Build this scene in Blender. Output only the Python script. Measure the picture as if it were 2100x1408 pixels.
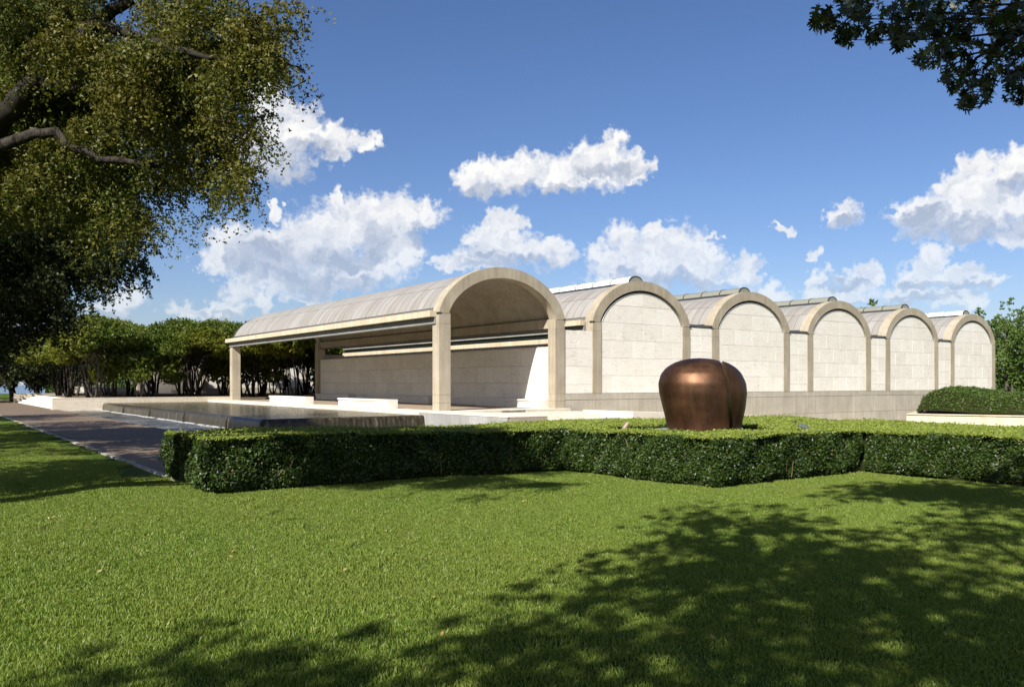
import bpy, bmesh, math, random
import numpy as np
from mathutils import Vector, Matrix

R = math.radians
for o in list(bpy.data.objects):
    bpy.data.objects.remove(o)
scene = bpy.context.scene
COL = scene.collection

# ------------------------------------------------------------------ camera
CAM = np.array([-19.1934, -32.2221, 1.2462])
YAW, FPX, HY = 0.6245, 1705.13, 785.4
FW = np.array([math.sin(YAW), math.cos(YAW), 0.0])
RT = np.array([math.cos(YAW), -math.sin(YAW), 0.0])
cd = bpy.data.cameras.new('camera')
cam = bpy.data.objects.new('camera', cd)
COL.objects.link(cam)
cam.location = CAM
cam.rotation_euler = (R(90), 0, -YAW)
cd.sensor_width = 36.0
cd.lens = FPX / 2100 * 36.0
cd.shift_y = (HY - 704.0) / 2100
cd.clip_start = 0.1
cd.clip_end = 6000
scene.camera = cam

def at(px, py, f):
    """world point seen at photo pixel (px,py) at forward distance f metres"""
    return CAM + FW * f + RT * ((px - 1050) / FPX * f) + np.array([0, 0, (HY - py) / FPX * f])

def on_ground(px, py, z=-0.6):
    f = (CAM[2] - z) / ((py - HY) / FPX)
    return at(px, py, f)

# ------------------------------------------------------------------ sun, sky, exposure
SUN = np.array([2.05, 1.0, -1.75]); SUN = SUN / np.linalg.norm(SUN)      # direction the light travels
EL = math.asin(-SUN[2])
ld = bpy.data.lights.new('sun', 'SUN')
sun = bpy.data.objects.new('sun', ld); COL.objects.link(sun)
ld.energy = 5.0; ld.angle = R(0.53); ld.color = (1.0, 0.955, 0.87)
sun.rotation_euler = Vector(SUN).to_track_quat('-Z', 'Y').to_euler()
sun.location = (-40, -50, 40)

scene.view_settings.view_transform = 'Standard'
scene.view_settings.look = 'None'
scene.view_settings.gamma = 1.0
scene.view_settings.exposure = 0.88
scene.render.engine = 'CYCLES'
scene.cycles.max_bounces = 6
scene.cycles.diffuse_bounces = 3
scene.cycles.glossy_bounces = 3
scene.cycles.transmission_bounces = 4
scene.cycles.transparent_max_bounces = 8
scene.cycles.use_denoising = True
scene.cycles.sample_clamp_indirect = 4.0

world = bpy.data.worlds.new('World')
scene.world = world
world.use_nodes = True
WT = world.node_tree
WT.nodes.clear()
def N(t, kind, **kw):
    n = t.nodes.new(kind)
    for k, v in kw.items():
        setattr(n, k, v)
    return n

def build_world():
    t = WT; L = t.links.new
    out = N(t, 'ShaderNodeOutputWorld')
    sky = N(t, 'ShaderNodeTexSky', sky_type='NISHITA')
    sky.sun_disc = False
    sky.sun_elevation = EL
    sky.sun_rotation = math.atan2(-SUN[0], -SUN[1])
    sky.altitude = 200; sky.air_density = 1.0; sky.dust_density = 0.9; sky.ozone_density = 3.0
    hs = N(t, 'ShaderNodeHueSaturation'); hs.inputs['Saturation'].default_value = 1.12
    bg = N(t, 'ShaderNodeBackground'); bg.inputs['Strength'].default_value = 0.057
    tint = N(t, 'ShaderNodeMixRGB', blend_type='MULTIPLY'); tint.inputs[0].default_value = 1.0
    tint.inputs[2].default_value = (1.03, 0.985, 1.13, 1)
    L(sky.outputs[0], hs.inputs['Color']); L(hs.outputs[0], tint.inputs[1])
    L(tint.outputs[0], bg.inputs['Color'])
    # direction -> azimuth / elevation in degrees (azimuth measured from +Y towards +X)
    tc = N(t, 'ShaderNodeTexCoord')
    nrm = N(t, 'ShaderNodeVectorMath', operation='NORMALIZE'); L(tc.outputs['Generated'], nrm.inputs[0])
    sp = N(t, 'ShaderNodeSeparateXYZ'); L(nrm.outputs[0], sp.inputs[0])
    def M(op, a, b=None, c=None, clamp=False):
        n = N(t, 'ShaderNodeMath', operation=op); n.use_clamp = clamp
        for i, x in enumerate((a, b, c)):
            if x is None: continue
            if isinstance(x, (int, float)): n.inputs[i].default_value = x
            else: L(x, n.inputs[i])
        return n.outputs[0]
    az = M('MULTIPLY', M('ARCTAN2', sp.outputs[0], sp.outputs[1]), 180 / math.pi)
    el = M('MULTIPLY', M('ARCSINE', sp.outputs[2]), 180 / math.pi)
    cv = N(t, 'ShaderNodeCombineXYZ'); L(az, cv.inputs[0]); L(el, cv.inputs[1])
    P = cv.outputs[0]
    def VM(op, a, b):
        n = N(t, 'ShaderNodeVectorMath', operation=op)
        for i, x in enumerate((a, b)):
            if isinstance(x, (tuple, list)): n.inputs[i].default_value = x
            else: L(x, n.inputs[i])
        return n.outputs['Value'] if op in ('DOT_PRODUCT', 'LENGTH') else n.outputs[0]
    def noise(vec, scale, detail, rough, out='Fac'):
        n = N(t, 'ShaderNodeTexNoise'); n.noise_dimensions = '2D'
        n.inputs['Scale'].default_value = scale; n.inputs['Detail'].default_value = detail
        n.inputs['Roughness'].default_value = rough
        L(vec, n.inputs['Vector']); return n.outputs[out]
    # turbulent offset of the coordinates
    w1 = noise(P, 0.36, 4, 0.5, 'Color')
    w1 = VM('SUBTRACT', w1, (0.5, 0.5, 0.5))
    D = VM('ADD', P, VM('MULTIPLY', w1, (2.4, 2.0, 0)))
    w2 = VM('SUBTRACT', noise(P, 1.5, 3, 0.5, 'Color'), (0.5, 0.5, 0.5))
    D = VM('ADD', D, VM('MULTIPLY', w2, (1.5, 1.2, 0)))
    def ang(px, py):
        d = FW + RT * ((px - 1050) / FPX) + np.array([0, 0, (HY - py) / FPX])
        d = d / np.linalg.norm(d)
        return math.degrees(math.atan2(d[0], d[1])), math.degrees(math.asin(d[2]))
    def field(ells):
        cur = None
        for (px, py, rx, ry) in ells:
            a, e = ang(px, py)
            a1, _ = ang(px + rx, py); _, e1 = ang(px, py - ry)
            ra, re = abs(a1 - a), abs(e1 - e)
            q = VM('MULTIPLY', VM('SUBTRACT', D, (a, e, 0)), (1 / ra, 1 / re, 0))
            d = VM('DOT_PRODUCT', q, q)
            cur = d if cur is None else M('MINIMUM', cur, d)
        return cur
    clouds = [(985,368,52,34),(1060,356,72,38),(1150,356,84,34),(1230,335,72,46),(1256,298,34,26),(1292,344,36,30),
      (690,285,48,32),(742,290,24,22),(620,262,62,42),(556,218,44,48),(540,320,84,56),
      (468,500,44,42),(440,540,32,26),(520,525,62,46),(568,500,40,30),(622,488,60,36),(690,470,70,54),(686,412,15,28),
      (650,525,84,40),(765,455,58,46),(830,440,60,36),(872,424,28,22),(800,505,58,48),(740,555,84,38),(650,572,92,24),(560,566,82,36),(562,446,16,14),(574,434,16,12),
      (1042,455,36,26),(990,482,36,30),(1032,500,62,40),(1100,522,62,26),(1000,530,62,24),(1142,530,40,14),(925,547,44,11),
      (1345,474,32,24),(1292,490,42,30),(1252,530,46,36),(1340,530,84,50),(1402,500,50,34),(1440,548,50,38),(1522,560,38,36),(1300,572,84,34),(1450,495,26,7),
      (2085,345,60,50),(1990,345,36,30),(1962,390,62,34),(1900,425,52,26),(2040,410,92,50),(1862,440,36,18),(1965,452,112,36),(2085,470,62,28),
      (1728,445,38,22),(1606,467,20,7),(1672,514,18,12),
      (1924,526,32,26),(1898,560,46,22),(1962,566,62,20),(2012,574,46,11),
      (1690,562,24,20),(1680,602,32,24),(1732,600,52,18),(1786,562,30,17),(1760,577,42,14),(1860,592,70,22),(1965,612,62,22),
      (266,608,30,26),(228,630,40,15),(490,592,34,20),(466,630,34,22),(398,642,54,13),(530,616,28,20),(1590,602,30,16),(650,604,30,10)]
    f1 = field(clouds)
    # the same kind of cumulus goes on round the rest of the horizon
    far = noise(VM('MULTIPLY', P, (0.055, 0.13, 0)), 1.0, 6, 0.55)
    band = M('SMOOTH_MIN', M('MULTIPLY', M('SUBTRACT', el, 2.0), 0.2), M('MULTIPLY', M('SUBTRACT', 24.0, el), 0.12), 0.4)
    far = M('ADD', far, M('MULTIPLY', M('MINIMUM', band, 0.6), 0.16))
    far = M('SUBTRACT', 2.2, M('MULTIPLY', M('MAXIMUM', M('SUBTRACT', far, 0.545), 0.0), 22.0))
    da = M('ABSOLUTE', M('SUBTRACT', az, math.degrees(YAW)))
    off = M('MULTIPLY', M('SUBTRACT', 48.0, da), 0.4, clamp=True)      # 1 inside the mapped part of the sky
    far = M('ADD', far, M('MULTIPLY', off, 6.0))
    f = M('MINIMUM', f1, far)
    n1 = noise(D, 0.66, 8, 0.54)
    f = M('ADD', f, M('MULTIPLY', M('SUBTRACT', n1, 0.5), 2.6))
    n4 = noise(P, 2.4, 5, 0.52)
    f = M('ADD', f, M('MULTIPLY', M('SUBTRACT', n4, 0.5), 1.2))
    al = N(t, 'ShaderNodeMapRange'); al.interpolation_type = 'SMOOTHSTEP'
    al.inputs['From Min'].default_value = 1.95; al.inputs['From Max'].default_value = 0.42
    L(f, al.inputs['Value'])
    # grey undersides and folds of the clouds
    shade = [(1000,400,80,17),(1140,388,90,13),(1255,352,60,16),(560,350,90,50),(640,300,50,20),
      (480,540,26,22),(560,540,70,40),(690,535,72,22),(770,500,30,36),(640,580,84,22),(730,585,80,18),(860,480,40,22),
      (1050,540,90,12),(990,520,30,10),(1320,578,62,20),(1420,580,60,16),(1270,560,20,14),
      (1980,466,140,22),(2085,385,40,22),(1880,445,60,14),(1730,458,40,10),(1900,580,60,10),(1980,585,60,9),(1730,582,50,9),(1700,620,60,8),(1870,610,80,10),(480,645,80,9),(240,645,60,8)]
    s1 = field(shade)
    sm = N(t, 'ShaderNodeMapRange'); sm.interpolation_type = 'SMOOTHSTEP'
    sm.inputs['From Min'].default_value = 2.1; sm.inputs['From Max'].default_value = 0.1
    L(M('ADD', s1, M('MULTIPLY', M('SUBTRACT', n1, 0.5), 1.0)), sm.inputs['Value'])
    Dup = VM('ADD', D, (-0.30, 0.45, 0))
    n2 = noise(Dup, 0.62, 4, 0.5); n3 = noise(D, 0.62, 4, 0.5)
    bump = M('MULTIPLY', M('SUBTRACT', n3, n2), 1.25)
    lit = M('ADD', M('SUBTRACT', 0.84, M('MULTIPLY', sm.outputs[0], 0.74)), bump, clamp=True)
    ramp = N(t, 'ShaderNodeValToRGB')
    cr = ramp.color_ramp
    cr.elements[0].position = 0.0; cr.elements[0].color = (0.255, 0.285, 0.345, 1)
    cr.elements[1].position = 1.0; cr.elements[1].color = (0.56, 0.555, 0.54, 1)
    e = cr.elements.new(0.5); e.color = (0.40, 0.415, 0.45, 1)
    L(lit, ramp.inputs[0])
    cb = N(t, 'ShaderNodeBackground'); cb.inputs['Strength'].default_value = 1.0
    L(ramp.outputs[0], cb.inputs['Color'])
    # clouds near the horizon sink into the pale air
    hz = N(t, 'ShaderNodeMapRange'); hz.inputs['From Min'].default_value = 1.0; hz.inputs['From Max'].default_value = 13.0
    hz.inputs['To Min'].default_value = 0.35; hz.inputs['To Max'].default_value = 0.97
    L(el, hz.inputs['Value'])
    fac = M('MULTIPLY', al.outputs[0], hz.outputs[0])
    mx = N(t, 'ShaderNodeMixShader')
    L(fac, mx.inputs[0]); L(bg.outputs[0], mx.inputs[1]); L(cb.outputs[0], mx.inputs[2])
    L(mx.outputs[0], out.inputs['Surface'])
build_world()
world.cycles.sampling_method = 'MANUAL'
world.cycles.sample_map_resolution = 512

# ------------------------------------------------------------------ materials
MATS = {}
def mat(name):
    m = bpy.data.materials.new(name); m.use_nodes = True
    t = m.node_tree; t.nodes.clear()
    out = N(t, 'ShaderNodeOutputMaterial')
    MATS[name] = m
    return m, t, out
def mnoise(t, scale, detail=5, rough=0.55, stretch=None, src=None):
    n = N(t, 'ShaderNodeTexNoise')
    n.inputs['Scale'].default_value = scale; n.inputs['Detail'].default_value = detail; n.inputs['Roughness'].default_value = rough
    if src is None:
        src = N(t, 'ShaderNodeNewGeometry').outputs['Position']
    if stretch:
        mm = N(t, 'ShaderNodeMapping'); mm.inputs['Scale'].default_value = stretch
        t.links.new(src, mm.inputs[0]); src = mm.outputs[0]
    t.links.new(src, n.inputs['Vector'])
    return n.outputs['Fac']
def ramp(t, fac, stops, interp='LINEAR'):
    r = N(t, 'ShaderNodeValToRGB'); cr = r.color_ramp; cr.interpolation = interp
    while len(cr.elements) < len(stops): cr.elements.new(0.5)
    for e, (p, c) in zip(cr.elements, stops):
        e.position = p
        e.color = (c, c, c, 1) if isinstance(c, (int, float)) else (*c, 1)
    t.links.new(fac, r.inputs[0]); return r.outputs[0]
def mix(t, fac, a, b, mode='MIX'):
    n = N(t, 'ShaderNodeMixRGB', blend_type=mode)
    for i, x in zip((0, 1, 2), (fac, a, b)):
        if isinstance(x, (int, float)): n.inputs[i].default_value = x if i == 0 else (x, x, x, 1)
        elif isinstance(x, tuple): n.inputs[i].default_value = (*x, 1)
        else: t.links.new(x, n.inputs[i])
    return n.outputs[0]
def bsdf(t, out, color, rough=0.7, spec=0.3, metal=0.0, bump=None, bstr=0.3, bdist=0.01):
    b = N(t, 'ShaderNodeBsdfPrincipled')
    for k, x in (('Base Color', color), ('Roughness', rough)):
        if isinstance(x, tuple): b.inputs[k].default_value = (*x, 1)
        elif isinstance(x, (int, float)): b.inputs[k].default_value = x
        else: t.links.new(x, b.inputs[k])
    b.inputs['Specular IOR Level'].default_value = spec
    b.inputs['Metallic'].default_value = metal
    if bump is not None:
        bn = N(t, 'ShaderNodeBump'); bn.inputs['Strength'].default_value = bstr; bn.inputs['Distance'].default_value = bdist
        t.links.new(bump, bn.inputs['Height']); t.links.new(bn.outputs[0], b.inputs['Normal'])
    t.links.new(b.outputs[0], out.inputs['Surface'])
    return b
def objrand(t):
    return N(t, 'ShaderNodeObjectInfo').outputs['Random']

def m_travertine(name, a, b, pit):
    m, t, o = mat(name)
    big = mnoise(t, 0.8, 4, 0.6)
    band = mnoise(t, 1.0, 6, 0.65, (1.3, 1.3, 9.0))
    c = mix(t, ramp(t, band, [(0.3, 0.0), (0.7, 1.0)]), a, b)
    c = mix(t, 0.16, c, ramp(t, big, [(0.3, (0.55, 0.50, 0.42)), (0.7, (0.95, 0.93, 0.9))]), 'MULTIPLY')
    c = mix(t, 1.0, c, ramp(t, objrand(t), [(0, (0.945, 0.935, 0.92)), (1, (1.03, 1.03, 1.03))]), 'MULTIPLY')
    p = mnoise(t, 1.0, 5, 0.7, (4.2, 4.2, 30.0))
    area = mnoise(t, 0.9, 2, 0.5, (0.8, 0.8, 1.6))
    pm = ramp(t, mix(t, 0.22, p, area), [(0.555, 0.0), (0.63, 0.8)])
    c = mix(t, pm, c, pit)
    bsdf(t, o, c, 0.75, 0.25, bump=pm, bstr=-0.35, bdist=0.01)
m_travertine('travertine', (0.725, 0.70, 0.65), (0.645, 0.612, 0.555), (0.36, 0.305, 0.235))
m_travertine('travertine_pool', (0.66, 0.60, 0.50), (0.54, 0.47, 0.36), (0.34, 0.27, 0.18))
m_travertine('travertine_paving', (0.72, 0.67, 0.585), (0.62, 0.56, 0.46), (0.45, 0.38, 0.28))

def m_concrete(name, a, b, streak=0.5):
    m, t, o = mat(name)
    big = mnoise(t, 0.9, 5, 0.6)
    fine = mnoise(t, 14, 5, 0.7)
    st = mnoise(t, 1.0, 5, 0.6, (5.0, 5.0, 0.35))
    c = mix(t, ramp(t, big, [(0.32, 0.0), (0.68, 1.0)]), a, b)
    c = mix(t, streak, c, ramp(t, st, [(0.35, (0.62, 0.57, 0.5)), (0.6, (1, 1, 1))]), 'MULTIPLY')
    c = mix(t, 0.35, c, ramp(t, fine, [(0.3, (0.7, 0.69, 0.67)), (0.6, (1.03, 1.03, 1.03))]), 'MULTIPLY')
    c = mix(t, 1.0, c, ramp(t, objrand(t), [(0, (0.92, 0.915, 0.905)), (1, (1.05, 1.05, 1.05))]), 'MULTIPLY')
    bsdf(t, o, c, 0.8, 0.2, bump=fine, bstr=0.12, bdist=0.01)
m_concrete('concrete', (0.41, 0.362, 0.28), (0.315, 0.272, 0.205), 0.42)
m_concrete('concrete_base', (0.41, 0.378, 0.315), (0.33, 0.302, 0.25), 0.38)
m_concrete('concrete_pale', (0.60, 0.53, 0.40), (0.52, 0.44, 0.32), 0.45)
m_concrete('stone_grey', (0.34, 0.345, 0.34), (0.27, 0.27, 0.265), 0.3)
m_concrete('beam_grey', (0.25, 0.25, 0.24), (0.19, 0.19, 0.18), 0.3)

def m_lead():
    m, t, o = mat('lead_sheet')
    g = N(t, 'ShaderNodeNewGeometry').outputs['Position']
    st = mnoise(t, 1.0, 5, 0.65, (0.5, 6.0, 0.5), g)
    big = mnoise(t, 0.7, 4, 0.6, None, g)
    c = mix(t, ramp(t, st, [(0.3, 0.0), (0.7, 1.0)]), (0.27, 0.256, 0.234), (0.345, 0.333, 0.312))
    c = mix(t, 0.4, c, ramp(t, big, [(0.35, (0.80, 0.74, 0.68)), (0.65, (1.0, 1.0, 1.02))]), 'MULTIPLY')
    c = mix(t, 1.0, c, ramp(t, objrand(t), [(0, (0.90, 0.88, 0.85)), (0.5, (0.98, 0.97, 0.96)), (1, (1.06, 1.06, 1.06))]), 'MULTIPLY')
    bsdf(t, o, c, 0.55, 0.35, 0.15, bump=big, bstr=0.1, bdist=0.05)
m_lead()
def m_plain(name, c, rough=0.6, spec=0.3, metal=0.0, var=0.25, scale=3.0):
    m, t, o = mat(name)
    n = mnoise(t, scale, 5, 0.6)
    col = mix(t, var, c, ramp(t, n, [(0.3, (0.55, 0.53, 0.5)), (0.7, (1.15, 1.15, 1.15))]), 'MULTIPLY')
    bsdf(t, o, col, rough, spec, metal)
m_plain('roof_underlay', (0.12, 0.115, 0.11), 0.8)
m_plain('dark_metal', (0.055, 0.058, 0.06), 0.45, 0.5, 0.4)
m_plain('gutter_metal', (0.13, 0.145, 0.16), 0.35, 0.5, 0.6)
m_plain('steel_frame', (0.42, 0.43, 0.43), 0.4, 0.5, 0.5)
m_plain('skylight_white', (0.80, 0.82, 0.83), 0.22, 0.6, 0, 0.08)
m_plain('skylight_olive', (0.205, 0.205, 0.165), 0.3, 0.6, 0, 0.15)
m_plain('slot_glass', (0.012, 0.016, 0.016), 0.06, 0.6, 0, 0.0)
m_plain('white_paint', (0.78, 0.79, 0.80), 0.5, 0.3)
m_plain('blue_grey_paint', (0.10, 0.15, 0.24), 0.5, 0.3)
m_plain('far_wall', (0.30, 0.34, 0.40), 0.7, 0.2)
m_plain('shingle_roof', (0.16, 0.15, 0.15), 0.85, 0.1)
m_plain('joint_backing', (0.42, 0.375, 0.30), 0.9, 0.1)  # plain backing colour that shows in the joints between slabs
m_plain('bark', (0.085, 0.073, 0.060), 0.9, 0.1, 0, 0.8, 9)
m_plain('bark_pale', (0.235, 0.205, 0.17), 0.85, 0.1, 0, 0.7, 5)
m_plain('bark_dark', (0.030, 0.026, 0.022), 0.9, 0.1, 0, 0.7, 6)
def m_bark(name, a, b):
    m, t, o = mat(name)
    n = mnoise(t, 1.0, 6, 0.7, (16, 16, 5)); n2 = mnoise(t, 3.0, 4, 0.6)
    c = mix(t, ramp(t, n, [(0.38, 0.0), (0.62, 1.0)]), a, b)
    c = mix(t, 0.5, c, ramp(t, n2, [(0.3, (0.55, 0.54, 0.52)), (0.7, (1.2, 1.2, 1.2))]), 'MULTIPLY')
    bsdf(t, o, c, 0.95, 0.05, bump=n, bstr=1.0, bdist=0.05)
m_bark('bark_sunlit', (0.014, 0.012, 0.010), (0.085, 0.075, 0.062))  # paler bark: sunlight on the lower elm limb put into colour
m_plain('dark_cloth', (0.012, 0.012, 0.013), 0.8, 0.1)
m_plain('plinth_stone', (0.24, 0.24, 0.235), 0.55, 0.35)
m_plain('lamp_metal', (0.10, 0.115, 0.13), 0.45, 0.4, 0.2)
m_plain('lamp_bronze', (0.23, 0.17, 0.12), 0.5, 0.4, 0.2)
m_plain('twig', (0.24, 0.19, 0.13), 0.85, 0.1)

def m_floor():
    m, t, o = mat('portico_floor')
    br = N(t, 'ShaderNodeTexBrick'); br.inputs['Scale'].default_value = 1.6
    br.inputs['Mortar Size'].default_value = 0.006
    br.inputs['Color1'].default_value = (0.30, 0.23, 0.165, 1); br.inputs['Color2'].default_value = (0.36, 0.285, 0.21, 1)
    br.inputs['Mortar'].default_value = (0.11, 0.085, 0.065, 1)
    t.links.new(N(t, 'ShaderNodeNewGeometry').outputs['Position'], br.inputs['Vector'])
    bsdf(t, o, br.outputs[0], 0.6, 0.3)
m_floor()
def m_path():
    m, t, o = mat('path_aggregate')
    a = mnoise(t, 60, 3, 0.7); b = mnoise(t, 0.6, 5, 0.6)
    c = ramp(t, a, [(0.3, (0.085, 0.062, 0.042)), (0.55, (0.18, 0.136, 0.098)), (0.75, (0.31, 0.25, 0.19))])
    c = mix(t, 0.5, c, ramp(t, b, [(0.3, (0.72, 0.68, 0.66)), (0.7, (1.1, 1.08, 1.05))]), 'MULTIPLY')
    bsdf(t, o, c, 0.8, 0.25, bump=a, bstr=0.5, bdist=0.01)
m_path()
def m_ground():
    m, t, o = mat('lawn_soil')
    a = mnoise(t, 0.5, 6, 0.65); b = mnoise(t, 40, 4, 0.75)
    c = ramp(t, a, [(0.3, (0.050, 0.085, 0.010)), (0.7, (0.085, 0.125, 0.016))])
    c = mix(t, 0.8, c, ramp(t, b, [(0.3, (0.35, 0.4, 0.3)), (0.7, (1.2, 1.2, 1.2))]), 'MULTIPLY')
    bsdf(t, o, c, 0.9, 0.1, bump=b, bstr=0.6, bdist=0.03)
    m, t, o = mat('gravel_brown')
    b = mnoise(t, 25, 4, 0.75)
    bsdf(t, o, ramp(t, b, [(0.3, (0.10, 0.075, 0.05)), (0.7, (0.22, 0.17, 0.12))]), 0.95, 0.1, bump=b, bstr=0.6, bdist=0.02)
m_ground()

def m_leaf(name, cols, trans=0.3, rough=0.45, spec=0.4, patch=None):
    m, t, o = mat(name)
    g = N(t, 'ShaderNodeNewGeometry')
    c = ramp(t, g.outputs['Random Per Island'], cols)
    if patch:
        pn = mnoise(t, patch[0], 3, 0.5)
        c = mix(t, ramp(t, pn, [(0.40, 0.0), (0.62, patch[2] if len(patch) > 2 else 0.85)]), c, patch[1])
    b = N(t, 'ShaderNodeBsdfPrincipled')
    t.links.new(c, b.inputs['Base Color']); b.inputs['Roughness'].default_value = rough
    b.inputs['Specular IOR Level'].default_value = spec
    tr = N(t, 'ShaderNodeBsdfTranslucent')
    t.links.new(mix(t, 1.0, c, (1.25, 1.3, 0.6), 'MULTIPLY'), tr.inputs['Color'])
    mx = N(t, 'ShaderNodeMixShader'); mx.inputs[0].default_value = trans
    t.links.new(b.outputs[0], mx.inputs[1]); t.links.new(tr.outputs[0], mx.inputs[2])
    t.links.new(mx.outputs[0], o.inputs['Surface'])
m_leaf('leaf_elm', [(0.0, (0.024, 0.042, 0.007)), (0.5, (0.055, 0.078, 0.011)), (0.85, (0.115, 0.122, 0.019)), (1.0, (0.19, 0.155, 0.033))], 0.25, 0.5, 0.22, patch=(0.9, (0.13, 0.105, 0.018), 0.55))
m_leaf('leaf_oak', [(0.0, (0.018, 0.030, 0.008)), (0.8, (0.035, 0.052, 0.012)), (1.0, (0.08, 0.09, 0.02))], 0.15, 0.4)
m_leaf('leaf_hedge_shaded', [(0.0, (0.012, 0.026, 0.005)), (0.5, (0.026, 0.050, 0.008)), (0.96, (0.058, 0.092, 0.014)), (1.0, (0.12, 0.11, 0.05))], 0.12, 0.42, 0.28)  # darker copy for the hedge sides, their shade put into the leaf colour
m_leaf('leaf_hedge_sunlit', [(0.0, (0.10, 0.145, 0.018)), (0.5, (0.16, 0.205, 0.026)), (1.0, (0.24, 0.27, 0.05))], 0.3, 0.5, 0.3)  # lighter copy for the hedge top, sunlight painted into the leaf colour
m_leaf('leaf_grove', [(0.0, (0.042, 0.074, 0.014)), (0.6, (0.090, 0.130, 0.021)), (1.0, (0.150, 0.185, 0.028))], 0.35, 0.5, 0.25, patch=(0.16, (0.18, 0.185, 0.018), 0.8))
m_leaf('leaf_far', [(0.0, (0.045, 0.085, 0.018)), (0.6, (0.085, 0.14, 0.028)), (1.0, (0.13, 0.185, 0.03))], 0.3, 0.5, 0.3)
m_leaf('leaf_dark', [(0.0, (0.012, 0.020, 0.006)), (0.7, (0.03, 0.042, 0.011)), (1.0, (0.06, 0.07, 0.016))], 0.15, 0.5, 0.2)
m_leaf('leaf_shrub', [(0.0, (0.030, 0.058, 0.009)), (0.7, (0.058, 0.095, 0.014)), (1.0, (0.10, 0.14, 0.02))], 0.2, 0.5, 0.3)
m_leaf('grass_blade', [(0.0, (0.088, 0.148, 0.020)), (0.5, (0.148, 0.218, 0.031)), (0.94, (0.215, 0.27, 0.050)), (1.0, (0.33, 0.28, 0.13))], 0.3, 0.45, 0.3, patch=(0.45, (0.175, 0.222, 0.040), 0.6))
m_plain('hedge_core', (0.022, 0.026, 0.010), 1.0, 0.0)  # near-black filler paints the inner shade of hedge and shrubs

def m_bronze():
    m, t, o = mat('bronze')
    a = mnoise(t, 2.2, 5, 0.6); b = mnoise(t, 1.2, 5, 0.6, (2.5, 2.5, 0.6))
    c = mix(t, ramp(t, a, [(0.32, 0.0), (0.68, 1.0)]), (0.066, 0.034, 0.019), (0.108, 0.056, 0.030))
    c = mix(t, 0.8, c, ramp(t, b, [(0.35, (0.50, 0.50, 0.48)), (0.62, (1.25, 1.15, 1.0))]), 'MULTIPLY')
    r = ramp(t, a, [(0.3, 0.40), (0.7, 0.56)])
    bsdf(t, o, c, r, 0.5, 0.80, bump=mnoise(t, 5, 5, 0.65), bstr=0.10, bdist=0.03)
    m, t, o = mat('bronze_edge')
    bsdf(t, o, mix(t, a2 := mnoise(t, 6, 4, 0.6), (0.17, 0.088, 0.032), (0.24, 0.13, 0.046)), 0.45, 0.5, 0.6)
m_bronze()

def m_water():
    m, t, o = mat('pool_water')
    w = mnoise(t, 2.2, 5, 0.6, (1.0, 2.2, 1.0))
    bsdf(t, o, (0.060, 0.052, 0.026), 0.16, 0.14, bump=w, bstr=1.0, bdist=0.14)
    m, t, o = mat('falling_water')
    st = mnoise(t, 1.0, 6, 0.65, (7.0, 7.0, 0.5))
    c = ramp(t, st, [(0.36, (0.014, 0.011, 0.006)), (0.56, (0.042, 0.034, 0.020)), (0.74, (0.17, 0.155, 0.125))])
    bsdf(t, o, c, 0.3, 0.3, bump=st, bstr=0.5, bdist=0.04)
    m, t, o = mat('basin_water')
    w = mnoise(t, 5.0, 6, 0.7, (1.6, 1.0, 1.0)); w2 = mnoise(t, 0.8, 5, 0.6)
    c = ramp(t, mix(t, 0.4, w, w2), [(0.40, (0.035, 0.032, 0.026)), (0.54, (0.13, 0.128, 0.12)), (0.64, (0.50, 0.51, 0.51))])
    bsdf(t, o, c, 0.3, 0.35, bump=w, bstr=0.8, bdist=0.06)
    m, t, o = mat('foam')
    f = mnoise(t, 16, 4, 0.7)
    bsdf(t, o, ramp(t, f, [(0.35, (0.10, 0.10, 0.09)), (0.6, (0.62, 0.63, 0.63))]), 0.6, 0.3, bump=f, bstr=0.8, bdist=0.03)
m_water()

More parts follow.
